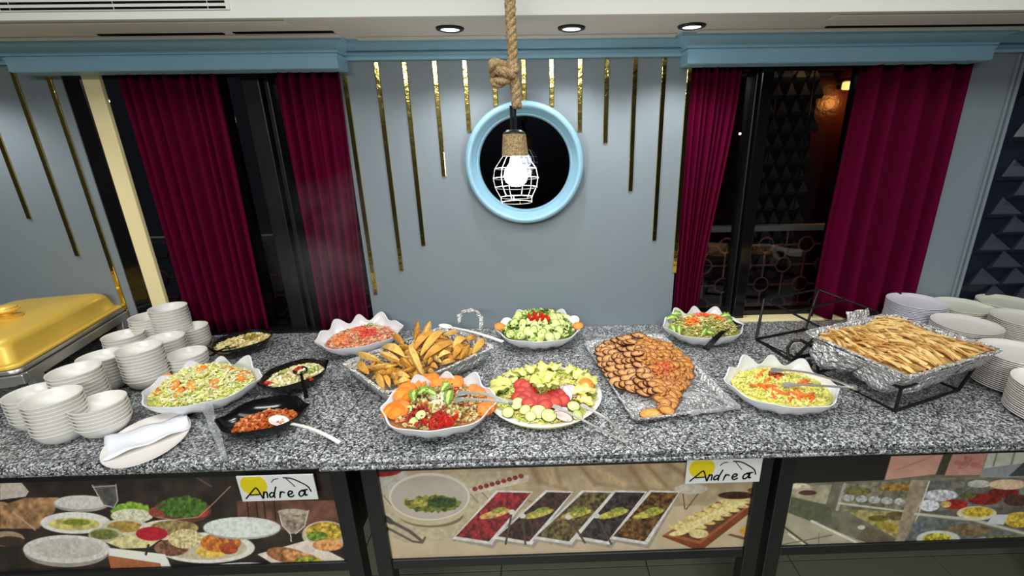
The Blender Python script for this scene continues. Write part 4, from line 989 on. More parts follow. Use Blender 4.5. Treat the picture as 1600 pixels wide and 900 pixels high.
def on(D, px, py, spin=0.0, lean=0.0):
    """point on a heap and a rotation lying on its slope, leaning towards the viewer by lean"""
    p = hit(px, py, D.h); e = 0.006
    if p is None: return None
    h0 = D.h(p.x, p.y); hx = D.h(p.x+e, p.y); hy = D.h(p.x, p.y+e)
    if None in (h0, hx, hy): nrm = Vector((0, -0.2, 1))
    else: nrm = Vector((-(hx-h0)/e, -(hy-h0)/e, 1))
    if nrm.z < 0.5: nrm.z = 0.5
    nrm.normalize(); nrm = (nrm+Vector((0, -lean, 0))).normalized()
    q = nrm.to_track_quat('Z', 'Y').to_matrix() @ Matrix.Rotation(spin, 3, 'Z')
    return p, q.to_euler(), nrm
def drop(D, me, name, px, py, label, cat, group, spin=None, lean=0.0, dz=0.003, scale=1.0, solid=0):
    q_ = on(D, px, py, rnd.uniform(0, 6.28) if spin is None else spin, lean)
    if q_ is None:
        p = at(px, py, D.z+0.070)
        if not isinstance(D, Dish) or D.kind != 'shell' or D.e(*D.loc(p.x, p.y)) > 1.22: return None
        nrm = Vector((0, -0.55, 0.83)); r = nrm.to_track_quat('Z', 'Y').to_euler()
    else: p, r, nrm = q_
    return place(me, name, p+nrm*dz, r, label, cat, group, 0, scale, solid)
def between(me, name, A, B, L0, label, cat, group, roll=0.0):
    d = B-A; x = d.normalized(); up = Vector((0, -0.3, 1)); y = up.cross(x).normalized(); z = x.cross(y)
    m_ = Matrix((x, y, z)).transposed() @ Matrix.Rotation(roll, 3, 'X')
    o = link(name, me, None, (A+B)/2, m_.to_euler()); k = d.length/L0; o.scale = (k, min(1.25, max(0.75, k)), min(1.25, max(0.75, k))); tag(o, label, cat, group); return o
def spoon(name, label, cat, H, E_, hw, hl, m_, hr=0.005, flat=True, sag=0.012, head_tilt=0.35):
    """H: centre of the spoon head, E_: end of the handle"""
    H = Vector(H); E_ = Vector(E_); d = (E_-H); dn = d.normalized(); t_ = thing(name, label, cat, H)
    side = Vector((0, 0, 1)).cross(dn).normalized(); up = dn.cross(side)
    if up.z < 0: up = -up
    b = MB(); rows = []
    for i in range(7):
        f = i/6; rows.append([dn*(hl*f*math.cos(2*PI*k/24))+side*(hw*f*math.sin(2*PI*k/24))+up*(-0.35*hw*(1-f*f)) for k in range(24)])
    b.grid(rows, wrap=True)
    o = b.build('head', m_, t_, smooth=True, ang=None); md = o.modifiers.new('thickness', 'SOLIDIFY'); md.thickness = 0.0018; md.offset = 1
    b = MB(); n = 12; L_ = d.length; rows = []
    for i in range(n):
        f = i/(n-1); c = dn*(hl*0.92+(L_-hl*0.92)*f)+up*(sag*math.sin(PI*f)); w_ = hr*(0.75+0.5*f); h_ = 0.0016
        rows.append([c+side*w_+up*h_, c-side*w_+up*h_, c-side*w_-up*h_, c+side*w_-up*h_])
    b.grid(rows, wrap=True); b.add(rows[0], [(0, 1, 2, 3)]); b.add(rows[-1], [(3, 2, 1, 0)]); b.build('handle', m_, t_, smooth=True, ang=40)
    return t_
def tongs(label, H, A, B, m_, w_=0.007, head=0.012, name='serving_tongs'):
    """H hinge, A and B the two gripping ends"""
    H = Vector(H); t_ = thing(name, label, 'tongs', H)
    for P in (Vector(A), Vector(B)):
        d = P-H; L_ = d.length; dn = d.normalized(); side = Vector((0, 0, 1)).cross(dn).normalized(); up = dn.cross(side); up = up if up.z > 0 else -up
        other = (Vector(A)+Vector(B))/2-P
        b = MB(); rows = []; n = 16
        for i in range(n):
            f = i/(n-1); c = d*f-other*(0.9*math.sin(PI*min(1, f*1.1))*0.35)+up*(0.010*math.sin(PI*f))
            ww = w_*(0.8+0.2*f) if f < 0.82 else w_+(head-w_)*math.sin(PI*(f-0.82)/0.18*0.5+0.05)
            if f > 0.97: ww *= 0.75
            h_ = 0.0010
            rows.append([c+side*ww+up*h_, c-side*ww+up*h_, c-side*ww-up*h_, c+side*ww-up*h_])
        b.grid(rows, wrap=True); b.add(rows[0], [(0, 1, 2, 3)]); b.add(rows[-1], [(3, 2, 1, 0)])
        b.build('arm', m_, t_, smooth=True, ang=40)
    b = MB(); rows = []
    b.tube([Vector((0, 0, -0.004)), Vector((0, 0, 0.006))], w_*1.1, 12); b.build('hinge', m_, t_, smooth=True)
    return t_

# ---------------------------------------------------------------- white shell bowls
W1 = Dish('white scalloped bowl of pale shredded salad beside the small bowls', -1.098, -0.562, R(11.6), 0.150, 0.122, 'shell', M['porcelain']).fill(0.054, 0.066, 0.95, 0.93)
pal = [C(232, 226, 150), C(214, 218, 120), C(240, 234, 186), C(196, 206, 96), C(226, 214, 130), C(236, 230, 200)]
W1.mound('shredded_salad', 'pale green shredded salad heaped in the bowl beside the small bowls', 'salad', pal, 1500, (0.022, 0.0055), 'shred', bed=C(206, 206, 120))
for x, y in ((248, 614), (275, 603), (300, 604), (335, 601), (315, 579), (292, 574), (336, 566), (356, 578), (374, 592), (381, 585), (262, 590), (282, 614)):
    drop(W1, carrot_me[rnd.randrange(3)], 'carrot_slice', x, y, 'orange carrot piece lying on the pale shredded salad', 'carrot', 'carrot on the shredded salad', dz=0.005, scale=0.8, lean=0.2)
W2 = Dish('white scalloped bowl of pink salad in front of the steamed curtain', -0.735, -0.180, R(25), 0.150, 0.122, 'shell', M['porcelain']).fill(0.048, 0.030, 0.88, 0.88)
pal = [C(222, 150, 110), C(230, 128, 92), C(214, 170, 132), C(206, 96, 72), C(226, 186, 150), C(190, 160, 110)]
W2.mound('pink_salad', 'pinkish tomato and grain salad in the bowl before the steamed curtain', 'salad', pal, 1100, (0.011, 0.006), 'bit', bed=C(216, 150, 112), patch=[(0.0, 0.02, 0.035, [C(222, 92, 66), C(232, 120, 90)]), (0.03, -0.03, 0.03, [C(216, 76, 60)]), (-0.075, -0.02, 0.03, [C(232, 138, 80)]), (0.07, 0.03, 0.025, [C(222, 196, 156), C(198, 190, 130)])])
for x, y in ((543, 520), (572, 512), (579, 509)):
    drop(W2, dleaf_me[0], 'mint_leaf', x, y, 'small green herb leaf on the pink salad', 'herb', 'herbs on the pink salad', scale=0.32, dz=0.005, solid=0.0008)
W3 = Dish('white scalloped bowl of mixed carrot and tomato salad at the counter front', -0.304, -0.715, R(4), 0.152, 0.122, 'shell', M['porcelain']).fill(0.056, 0.036, 0.96, 0.93)
pal = [C(206, 190, 120), C(170, 160, 80), C(150, 64, 52), C(212, 120, 60), C(226, 214, 166), C(120, 110, 50)]
W3.mound('mixed_salad', 'mixed chopped salad in the bowl at the counter front', 'salad', pal, 1300, (0.013, 0.006), 'bit', bed=C(170, 110, 60), patch=[(0.01, -0.01, 0.032, [C(238, 232, 196), C(226, 218, 170), C(242, 240, 216)]), (-0.05, -0.065, 0.03, [C(150, 34, 34), C(176, 48, 44)]), (0.01, -0.09, 0.03, [C(176, 44, 36)])])
for x, y, s_ in ((609, 645, 1.1), (616, 638, 1.1), (622, 646, 1.2), (632, 640, 1.1), (629, 618, 1.25), (637, 609, 1.2), (646, 604, 1.15), (655, 601, 1.1), (665, 597, 1.25), (675, 595, 1.25), (684, 600, 1.1), (703, 598, 1.2), (712, 599, 1.2), (718, 605, 1.0), (742, 614, 1.2), (748, 618, 1.2), (759, 640, 1.15), (766, 635, 1.1), (755, 645, 1.0), (640, 625, 1.1)):
    drop(W3, carrot_me[rnd.randrange(3)], 'carrot_slice', x, y, 'orange carrot slice around the edge of the mixed salad', 'carrot', 'carrots on the mixed salad', dz=0.008, scale=s_*1.05, lean=0.35)
for x, y in ((652, 622), (664, 618), (673, 622), (697, 612), (703, 625)):
    drop(W3, dleaf_me[rnd.randrange(2)], 'lettuce_leaf', x, y, 'green lettuce leaf in the middle of the mixed salad', 'lettuce', 'lettuce on the mixed salad', dz=0.013, scale=0.62, lean=0.2, solid=0.0008)
for x, y in ((676, 659), (690, 654), (674, 665), (688, 666), (706, 659), (664, 660), (698, 662), (712, 653)):
    drop(W3, tomato_me[rnd.randrange(3)], 'tomato_wedge', x, y, 'red tomato wedge at the front of the mixed salad', 'tomato', 'tomatoes on the mixed salad', dz=0.003, scale=0.62, lean=0.2)
for x, y in ((640, 642), (658, 650), (648, 660)):
    drop(W3, cuke_me[rnd.randrange(3)], 'cucumber_slice', x, y, 'pale curved cucumber piece on the mixed salad', 'cucumber', 'cucumber on the mixed salad', dz=0.006, scale=0.7, lean=0.3)
a = hit(711, 632, W3.h)+Vector((0, 0, 0.014)); c = hit(716, 622, W3.h)+Vector((0, 0, 0.016))
tongs('steel serving tongs lying across the mixed salad towards the cucumber plate', at(798, 630, 1.005), a, c, M['chrome'], 0.006, 0.016)

W4 = Dish('white scalloped bowl of sliced cucumbers centred under the mirror', -0.010, -0.168, R(0), 0.160, 0.124, 'shell', M['porcelain']).fill(0.056, 0.082, 0.96, 0.94)
pal = [C(150, 176, 70), C(190, 206, 110), C(98, 128, 44), C(60, 84, 30), C(210, 220, 140)]
W4.mound('green_salad', 'green chopped cucumber bed under the cucumber slices', 'salad', pal, 500, (0.02, 0.010), 'bit', bed=C(84, 108, 40))
G4 = 'cucumber slices in the bowl under the mirror'
for x, y, lg, s_ in ((805, 506, 0, 1), (811, 498, 1, 1), (819, 512, 1, 1.1), (838, 510, 0, 1.1), (855, 516, 0, 1.05), (866, 508, 0, 1.1), (832, 521, 1, 1), (845, 525, 1, 1), (872, 498, 0, 1), (864, 497, 0, .9), (876, 507, 0, 1), (842, 479, 1, .9), (855, 481, 1, .9), (872, 517, 0, 1), (826, 518, 0, 1), (799, 522, 0, .9), (884, 510, 0, .9), (848, 504, 0, 1), (858, 526, 0, .9), (815, 524, 0, .9), (880, 498, 1, 1), (868, 524, 0, .9), (830, 502, 0, .9), (820, 488, 1, .9)):
    drop(W4, (cuke_long_me if lg else cuke_me)[rnd.randrange(3)], 'cucumber_slice', x, y, 'pale green cucumber slice with dark skin in the bowl under the mirror', 'cucumber', G4, dz=0.007, scale=s_, lean=0.45)
for x, y in ((781, 512), (804, 490), (826, 484), (832, 479), (903, 511), (889, 491)):
    drop(W4, carrot_me[rnd.randrange(3)], 'carrot_slice', x, y, 'orange carrot slice set upright among the cucumbers', 'carrot', 'carrots among the cucumbers', dz=0.010, scale=1.0, lean=0.9)
for x, y in ((792, 504), (815, 483), (874, 488), (897, 501), (788, 497)):
    drop(W4, radish_me, 'radish_slice', x, y, 'white radish slice leaning at the rim among the cucumbers', 'radish', 'radish among the cucumbers', dz=0.008, scale=0.85, lean=0.9)
for x, y in ((828, 497), (836, 493), (844, 494), (852, 497), (840, 500), (848, 500), (855, 501), (833, 500)):
    drop(W4, tomato_me[rnd.randrange(3)], 'tomato_wedge', x, y, 'red tomato wedge in the middle of the cucumber bowl', 'tomato', 'tomatoes on the cucumber bowl', dz=0.012, scale=0.66, lean=0.3)

W5 = Dish('white scalloped bowl of leafy salad with grated carrot before the narrow curtain', 0.668, -0.180, R(3), 0.150, 0.118, 'shell', M['porcelain']).fill(0.056, 0.050, 0.94, 0.92)
pal = [C(206, 186, 110), C(178, 170, 84), C(224, 206, 140), C(120, 140, 50), C(150, 150, 66), C(230, 214, 160)]
W5.mound('leafy_salad', 'leafy salad with grated carrot tufts in the bowl before the narrow curtain', 'salad', pal, 1000, (0.016, 0.005), 'shred', bed=C(150, 146, 70), patch=[(-0.055, -0.02, 0.028, [C(240, 142, 48), C(232, 112, 40)]), (0.0, 0.02, 0.032, [C(232, 88, 54), C(240, 112, 70)]), (0.06, 0.0, 0.028, [C(240, 144, 60), C(234, 116, 44)]), (0.03, 0.06, 0.03, [C(214, 150, 90)])])
for x, y, s_ in ((1056, 494, 1), (1062, 487, 1), (1072, 485, .9), (1050, 500, 1), (1052, 516, 1), (1063, 517, .9), (1098, 520, .8), (1108, 521, .8), (1133, 497, 1), (1137, 505, .9), (1082, 487, .8)):
    drop(W5, dleaf_me[rnd.randrange(2)], 'lettuce_leaf', x, y, 'dark green leaf in the leafy salad with grated carrot', 'lettuce', 'leaves in the leafy salad', dz=0.008, scale=0.62*s_, lean=0.3, solid=0.0008)
spoon('serving_spoon', 'black serving spoon resting over the rim of the leafy salad bowl', 'spoon', hit(1148, 509, W5.h)+Vector((0, 0, 0.010)), at(1103, 546, 0.966), 0.030, 0.042, M['black_plastic'], 0.010, sag=0.012)
# carrot tufts made of shreds, loose bits nobody would count
W6 = Dish('white scalloped bowl of yellow grain salad beside the fried slices tray', 0.742, -0.655, R(-10), 0.150, 0.122, 'shell', M['porcelain']).fill(0.056, 0.042, 0.95, 0.93)
pal = [C(232, 226, 130), C(220, 216, 108), C(240, 234, 160), C(206, 206, 92), C(236, 222, 120)]
W6.mound('grain_salad', 'yellow grain salad in the bowl beside the fried slices tray', 'salad', pal, 1700, (0.0065, 0.0055), 'bit', bed=C(222, 216, 116), patch=[(-0.02, 0.0, 0.022, [C(196, 92, 42), C(150, 60, 30)])])
stick_me = [wedge_mesh('carrot_stick', 0.050, 0.013, 0.008, C(226, 112, 40), C(206, 84, 26), s_, 'veg', 0.6) for s_ in range(3)]
for x, y, s_ in ((1188, 588, .9), (1193, 582, .7), (1190, 604, 1), (1204, 604, 1), (1214, 612, 1), (1224, 616, .9), (1208, 618, .8), (1255, 598, 1.1), (1262, 602, 1), (1250, 616, 1.1), (1258, 619, 1.2), (1266, 618, 1), (1268, 624, .9), (1178, 604, .8), (1234, 626, .8), (1240, 616, .9), (1246, 622, 1), (1216, 592, 1), (1200, 596, 1)):
    drop(W6, stick_me[rnd.randrange(3)], 'carrot_stick', x, y, 'roasted carrot stick on the yellow grain salad', 'carrot', 'carrot sticks on the grain salad', dz=0.004, scale=s_)
a = hit(1203, 584, W6.h)+Vector((0, 0, 0.014)); c = hit(1222, 605, W6.h)+Vector((0, 0, 0.008))
tongs('steel salad tongs reaching out of the yellow grain salad', at(1335, 606, 1.010), a, c, M['chrome'], 0.006, 0.016)

# ---------------------------------------------------------------- black dip bowls
B1 = Dish('black pointed bowl of cream dip behind the pale shredded salad', -1.205, -0.190, R(46), 0.100, 0.075, 'leaf', M['black_plastic']).fill(0.047, 0.010, 1.02, 0.98)
B1.mound('cream_dip', 'cream coloured dip in the black bowl by the burgundy curtain', 'dip', [C(236, 222, 164), C(226, 208, 140), C(242, 232, 186), C(206, 184, 106)], 260, (0.010, 0.006), 'bit', bed=C(226, 208, 146), patch=[(0.03, 0.0, 0.03, [C(150, 128, 46), C(184, 158, 76)])])
B2 = Dish('black pointed bowl of white beans and tomato in the middle of the slab', -0.850, -0.478, R(44), 0.098, 0.075, 'leaf', M['black_plastic']).fill(0.044, 0.020, 0.94, 0.90)
B2.mound('bean_salad', 'creamy bean salad in the black bowl with the black ladle', 'salad', [C(232, 224, 176), C(220, 208, 150), C(240, 232, 200), C(196, 190, 120)], 420, (0.009, 0.006), 'bit', bed=C(216, 206, 150))
for x, y, s_ in ((437, 566, 1), (463, 580, .9), (470, 577, .8), (418, 600, .9), (424, 601, .8), (498, 568, 1), (484, 594, .8)):
    drop(B2, tomato_me[rnd.randrange(3)], 'tomato_wedge', x, y, 'red tomato wedge on the creamy bean salad', 'tomato', 'tomatoes on the bean salad', dz=0.004, scale=0.52, lean=0.2)
for x, y in ((440, 580), (443, 586), (486, 582), (494, 578)):
    drop(B2, dleaf_me[rnd.randrange(2)], 'parsley_leaf', x, y, 'green parsley leaf on the creamy bean salad', 'herb', 'parsley on the bean salad', dz=0.006, scale=0.32, lean=0.2, solid=0.0008)
B3 = Dish('black pointed bowl of red dip at the counter front', -0.815, -0.725, R(15), 0.105, 0.080, 'leaf', M['black_plastic']).fill(0.030, 0.010, 0.80, 0.80)
B3.mound('red_dip', 'chunky orange red dip in the black bowl at the counter front', 'dip', [C(190, 92, 40), C(206, 112, 52), C(168, 70, 30), C(214, 150, 90)], 320, (0.008, 0.006), 'bit', bed=C(186, 90, 40))
spoon('ladle', 'black ladle whose round head covers the cream dip', 'ladle', hit(363, 545, B1.h)+Vector((0, 0, 0.012)), at(330, 556, 0.985), 0.022, 0.024, M['black_plastic'], 0.006, sag=0.004)
spoon('ladle', 'black ladle lying on the bean salad, handle towards the red dip', 'ladle', hit(470, 583, B2.h)+Vector((0, 0, 0.012)), at(479, 622, 0.950), 0.022, 0.024, M['black_plastic'], 0.005, sag=0.004)
spoon('serving_spoon', 'white plastic spoon in the red dip with its handle on the granite', 'spoon', hit(437, 661, B3.h)+Vector((0, 0, 0.010)), at(531, 692, 0.905), 0.020, 0.030, M['white_plastic'], 0.0045, sag=0.012)
# clear plastic tongs against the shredded salad bowl
tongs('clear plastic tongs leaning on the pale shredded salad bowl', at(352, 717, 0.904), at(318, 634, 0.955), at(326, 632, 0.953), M['clear'], 0.006, 0.010)

# ================================================================ PLATE OF CUCUMBER AND TOMATO
class Flat:
    def __init__(s, x, y, r, z, dome): s.x, s.y, s.r, s.z, s.dome = x, y, r, z, dome
    def h(s, x, y):
        d = math.hypot(x-s.x, y-s.y)/s.r
        return None if d > 1 else s.z+s.dome*(1-d*d)
PX_, PY_ = 0.006, -0.602
q = MB(); q.lathe([(0, 0), (0.10, 0), (0.106, 0.003), (0.150, 0.012), (0.180, 0.022), (0.183, 0.0245), (0.181, 0.026), (0.150, 0.017), (0.104, 0.007), (0, 0.006)], 72)
o = q.build('platter', M['plate'], None, smooth=True, loc=(PX_, PY_, ZC+0.0004), ang=60); tag(o, 'round white platter of cabbage, cucumber and tomato in the middle of the counter', 'platter')
F1 = Flat(PX_, PY_, 0.172, ZC+0.020, 0.030)
m_ = MB(); rows = []; cols = []
for i in range(12):
    f = i/11*0.99; rows.append([(PX_+0.17*f*math.cos(2*PI*k/44), PY_+0.17*f*math.sin(2*PI*k/44), (F1.h(PX_+0.17*f, PY_))-0.004-(0.008 if i == 11 else 0)) for k in range(44)]); cols.append([jit(C(206, 212, 110), 0.2) for k in range(44)])
m_.grid(rows, wrap=True, cols=cols)
for k in range(1000):
    a = rnd.uniform(0, 6.283); f = 0.172*math.sqrt(rnd.random())*0.97; x, y = PX_+f*math.cos(a), PY_+f*math.sin(a)
    bit(m_, (x, y, F1.h(x, y)+0.001), 0.026*rnd.uniform(.6, 1.3), 0.004, jit([C(226, 226, 140), C(206, 214, 104), C(236, 232, 170), C(222, 196, 80), C(190, 204, 90)][rnd.randrange(5)], 0.15), 'shred')
o = m_.build('shredded_cabbage', M['food'], None, colors=True); tag(o, 'pale shredded cabbage bed covering the round platter', 'cabbage', kind='stuff')
for k in range(12):
    a = R(-35)+R(225)*k/11+rnd.uniform(-.1, .1); rr = 0.128+0.02*rnd.random(); p = Vector((PX_+rr*math.cos(a), PY_+rr*math.sin(a), ZC+0.040))
    place(leaf_me[k % 3], 'lettuce_leaf', p, (rnd.uniform(-.3, .3), 0.20+rnd.uniform(-.1, .1), a+rnd.uniform(-.5, .5)), 'pale lettuce leaf fanned around the rim of the round platter', 'lettuce', 'lettuce around the platter', 0, 0.80*rnd.uniform(.7, 1.05), 0.0008)
for k in range(9):
    a = 2*PI*k/9; p = at(853, 600, ZC+0.068)+Vector((0.024*math.cos(a), 0.024*math.sin(a), 0))
    place(leaf_me[k % 3], 'lettuce_leaf', p, (rnd.uniform(-.3, .3), -0.45+rnd.uniform(-.2, .2), a), 'yellow green leaf of the lettuce rosette on the platter', 'lettuce', 'lettuce rosette on the platter', 0, 0.66, 0.0008)
zt = lambda x, y: (755+x/6.43, 560+y/6.43)
for x, y in ((380, 280), (430, 300), (390, 360), (360, 410), (440, 400), (480, 370), (460, 470), (520, 450), (570, 440), (610, 450), (650, 430), (700, 400), (740, 430), (760, 390), (800, 440), (720, 460), (620, 490), (400, 440)):
    drop(F1, tomslice_me[rnd.randrange(2)], 'tomato_slice', *zt(x, y), 'red tomato slice in the arc below the lettuce rosette', 'tomato', 'tomato arc on the platter', dz=0.010, lean=0.35, scale=0.95)
for x, y, s_ in ((355, 175, .9), (350, 475, 1.0), (425, 535, .8), (555, 555, 1.15), (660, 590, 1.05), (260, 560, .9), (210, 330, .9), (180, 270, .8), (900, 500, .9), (480, 600, .8), (300, 240, 1), (940, 590, .8)):
    drop(F1, cuke_me[rnd.randrange(3)], 'cucumber_slice', *zt(x, y), 'pale cucumber slice on the cabbage of the round platter', 'cucumber', 'cucumber on the platter', dz=0.010, lean=0.25, scale=s_)
for x, y in ((850, 320), (840, 370), (800, 600), (760, 560), (870, 350)):
    drop(F1, onion_me, 'onion_slice', *zt(x, y), 'red onion sliver on the round platter', 'onion', 'onion on the platter', dz=0.010, lean=0.3)
drop(F1, carrot_me[0], 'carrot_slice', *zt(1010, 315), 'large orange carrot slice at the edge of the round platter', 'carrot', None, dz=0.024, lean=0.35, scale=1.35, spin=0)
drop(F1, carrot_me[1], 'carrot_slice', *zt(1000, 440), 'small orange carrot slice below the large one on the platter', 'carrot', None, dz=0.018, lean=0.3, scale=0.8)
tongs('steel tongs leaning from the round platter down to the granite', at(979, 692, 0.906), at(864, 634, 0.965), at(908, 632, 0.965), M['chrome'], 0.0045, 0.010)

# ================================================================ FOIL TRAYS
def tray(name, label, x, y, z, rot, hx, hy, depth, flare=0.02, rimw=0.012):
    t_ = thing(name, label, 'tray', (x, y, z), rot); b = MB()
    def wob(lv, a):
        rows = []
        for hx_, hy_, r_, zz in lv:
            rows.append([(X+a*mnoise.noise(Vector((X*30, Y*30, zz*40))), Y+a*mnoise.noise(Vector((X*30+9, Y*30, zz*40))), zz+(a*1.2*mnoise.noise(Vector((X*45, Y*45, 7))) if zz > 0.01 else 0)) for X, Y in sub(rrect(hx_, hy_, r_, 5), 6)])
        return rows
    def sub(p, k):
        out = []
        for i in range(len(p)):
            a, c = Vector(p[i]), Vector(p[(i+1) % len(p)])
            n = k if (c-a).length > 0.05 else 1
            n = int((c-a).length/0.02)+1
            for j in range(n): out.append(tuple(a.lerp(c, j/n)))
        return out
    L_ = 0
    base = [(hx-flare, hy-flare, 0.02, 0.0), (hx-flare*0.5, hy-flare*0.5, 0.022, depth*0.5), (hx, hy, 0.025, depth), (hx+rimw, hy+rimw, 0.028, depth+0.002), (hx+rimw, hy+rimw, 0.028, depth-0.004)]
    # keep the same number of points in every ring
    ref = sub(rrect(hx, hy, 0.025, 5), 6); rows = []
    for hx_, hy_, r_, zz in base:
        kx, ky = hx_/hx, hy_/hy; rows.append([(X*kx+0.0025*mnoise.noise(Vector((X*60, Y*60, zz*90))), Y*ky+0.0025*mnoise.noise(Vector((X*60+9, Y*60, zz*90))), max(0.0, zz+(0.004*mnoise.noise(Vector((X*50, Y*50, 3+zz*20))) if zz > 0.02 else 0))) for X, Y in ref])
    b.grid(rows, wrap=True); b.add(rows[0], [tuple(range(len(ref)))[::-1]])
    o = b.build('pan', M['foil'], t_, smooth=True, ang=60); md = o.modifiers.new('thickness', 'SOLIDIFY'); md.thickness = 0.0012; md.offset = 1
    return t_
class Loc:
    def __init__(s, x, y, rot): s.x, s.y, s.c, s.s = x, y, math.cos(rot), math.sin(rot)
    def w(s, u, v, z): return Vector((s.x+u*s.c-v*s.s, s.y+u*s.s+v*s.c, z))
    def l(s, x, y): dx, dy = x-s.x, y-s.y; return dx*s.c+dy*s.s, -dx*s.s+dy*s.c
# potatoes
TP = Loc(-0.440, -0.385, R(46))
tp = tray('foil_tray', 'foil lined tray of potato wedges standing cornerwise', TP.x, TP.y, ZC+0.001, R(46), 0.212, 0.148, 0.066)
wed = [wedge_mesh('potato_wedge', 0.075, 0.022, 0.020, c1, c2, s_, 'fried', 0.3) for s_, (c1, c2) in enumerate(((C(226, 176, 84), C(178, 112, 40)), (C(216, 160, 70), C(160, 98, 36)), (C(232, 190, 104), C(190, 126, 50)), (C(206, 146, 60), C(150, 88, 34))))]
GP = 'potato wedges in the foil tray'; LP = 'golden roasted potato wedge in the foil tray'
for k in range(110):
    u = rnd.uniform(-0.165, 0.165); v = rnd.uniform(-0.104, 0.104); z = ZC+0.030+rnd.uniform(0, 0.030)*(1-(abs(u)/0.2)**2)
    if k > 60: z += 0.018
    a = rnd.uniform(0, 6.28); d = Vector((math.cos(a), math.sin(a), rnd.uniform(-.25, .25)))*0.032*rnd.uniform(.8, 1.2); P_ = TP.w(u, v, z)
    between(wed[rnd.randrange(4)], 'potato_wedge', P_-d, P_+d, 0.075, LP, 'potato', GP, rnd.uniform(-1, 1))
zp = lambda x, y: (480+x/5.0, 470+y/5.0)
for (x0, y0, x1, y1, za, zb) in ((845, 310, 868, 160, .985, 1.035), (905, 300, 965, 155, .99, 1.035), (760, 350, 672, 262, .975, .995), (835, 372, 985, 235, .995, 1.005), (880, 420, 1060, 225, .990, 1.005), (895, 575, 795, 335, .985, 1.000), (905, 450, 1130, 320, .995, .995),
    (590, 350, 765, 425, .975, .980), (560, 400, 715, 465, .975, .980), (545, 570, 600, 695, .975, .955), (600, 580, 650, 670, .975, .955), (590, 570, 700, 530, .980, .975), (690, 570, 800, 590, .970, .970), (1140, 440, 1215, 340, .975, .975), (1200, 450, 1270, 345, .972, .975),
    (1290, 410, 1390, 300, .970, .970), (1220, 310, 1330, 280, .975, .972), (1140, 370, 1235, 285, .985, .985), (1020, 440, 1120, 400, .980, .980), (380, 410, 560, 460, .970, .975), (500, 520, 620, 500, .970, .975), (820, 600, 905, 560, .965, .970), (940, 545, 990, 550, .972, .970), (730, 450, 820, 520, .978, .976), (1060, 270, 1180, 240, .985, .985), (960, 500, 1020, 520, .975, .972), (390, 490, 480, 560, .965, .965), (700, 640, 800, 610, .96, .962)):
    A = at(*zp(x0, y0), za); B = at(*zp(x1, y1), zb)
    between(wed[rnd.randrange(4)], 'potato_wedge', A, B, 0.075, LP, 'potato', GP, rnd.uniform(-.7, .7))
# twisted foil loop at the far corner is part of the tray
b = MB(); lp = [(718, 505, 1.00), (717, 494, 1.02), (724, 487, 1.035), (735, 485, 1.042), (746, 488, 1.036), (752, 497, 1.02), (752, 508, 1.0), (750, 517, 0.985)]
pts = [at(x, y, z) for x, y, z in lp]
inv = Matrix.Translation(Vector((TP.x, TP.y, ZC+0.001))) @ Matrix.Rotation(R(46), 4, 'Z'); inv.invert()
base_y = at(735, 512, 0.97)
pl = [inv @ p for p in pts]
b.tube(smooth([(p.x, p.y) for p in []], 3) if False else pl, [0.007, 0.009, 0.008, 0.009, 0.008, 0.010, 0.009, 0.007], 7); b.build('foil_loop', M['foil'], tp, smooth=True)
spoon('serving_spoon', 'white plastic spoon lying over the far corner of the potato tray', 'spoon', at(696, 509, 0.995), at(786, 534, 0.985), 0.018, 0.032, M['white_plastic'], 0.006, sag=0.006)

# fried slices
TF = Loc(0.384, -0.456, R(10))
tray('foil_tray', 'shallow foil lined tray of fried eggplant slices', TF.x, TF.y, ZC+0.001, R(10), 0.163, 0.268, 0.020, 0.012, 0.009)
fr_d = [slice_mesh('fried_slice', 0.026, 0.016, 0.004, C(190, 128, 74), C(58, 28, 16), s_, 'fried', core=C(218, 166, 108), edge=0.86) for s_ in range(3)]
fr_l = [slice_mesh('fried_slice', 0.024, 0.015, 0.004, C(190, 126, 56), C(128, 70, 24), s_+4, 'fried', core=C(206, 148, 72), edge=0.86) for s_ in range(3)]
zf = lambda x, y: (900+x/5.623, 515+y/5.623)
def fz(x, y):
    u, v = TF.l(x, y); return ZC+0.014+0.034*math.exp(-((u+0.0)/0.12)**2-((v-0.06)/0.16)**2)
RORD = ['first', 'second', 'third', 'fourth', 'fifth', 'sixth', 'seventh', 'eighth', 'ninth', 'tenth', 'eleventh']
rowsF = [((235, 160), (560, 85), 9), ((225, 205), (500, 140), 7), ((225, 245), (560, 190), 7), ((230, 290), (540, 245), 7), ((250, 335), (560, 300), 7), ((270, 380), (560, 350), 6), ((300, 425), (590, 400), 6), ((345, 470), (620, 445), 6), ((400, 510), (650, 480), 5), ((490, 545), (690, 515), 4), ((590, 578), (730, 560), 3)]
class Hf:
    def h(s, x, y):
        u, v = TF.l(x, y); return fz(x, y) if abs(u) < 0.16 and abs(v) < 0.265 else None
HF = Hf()
for i, (A, B, n) in enumerate(rowsF):
    n = int(n*1.3)+1
    for k in range(n):
        f = k/(n-1); x = A[0]+(B[0]-A[0])*f+rnd.uniform(-6, 6); y = A[1]+(B[1]-A[1])*f+rnd.uniform(-5, 5)-8*math.sin(PI*f)
        p = hit(*zf(x, y), HF.h)
        if p is None: continue
        o = place(fr_d[rnd.randrange(3)], 'fried_slice', p, (R(14)+rnd.uniform(-.2, .15), rnd.uniform(-.35, .35), rnd.uniform(-.2, .5)), f'dark rimmed fried slice in the {RORD[i]} overlapping row from the far end', 'fried slice', 'dark rimmed fried slices', 0.008+0.0009*k, rnd.uniform(.85, 1.2))
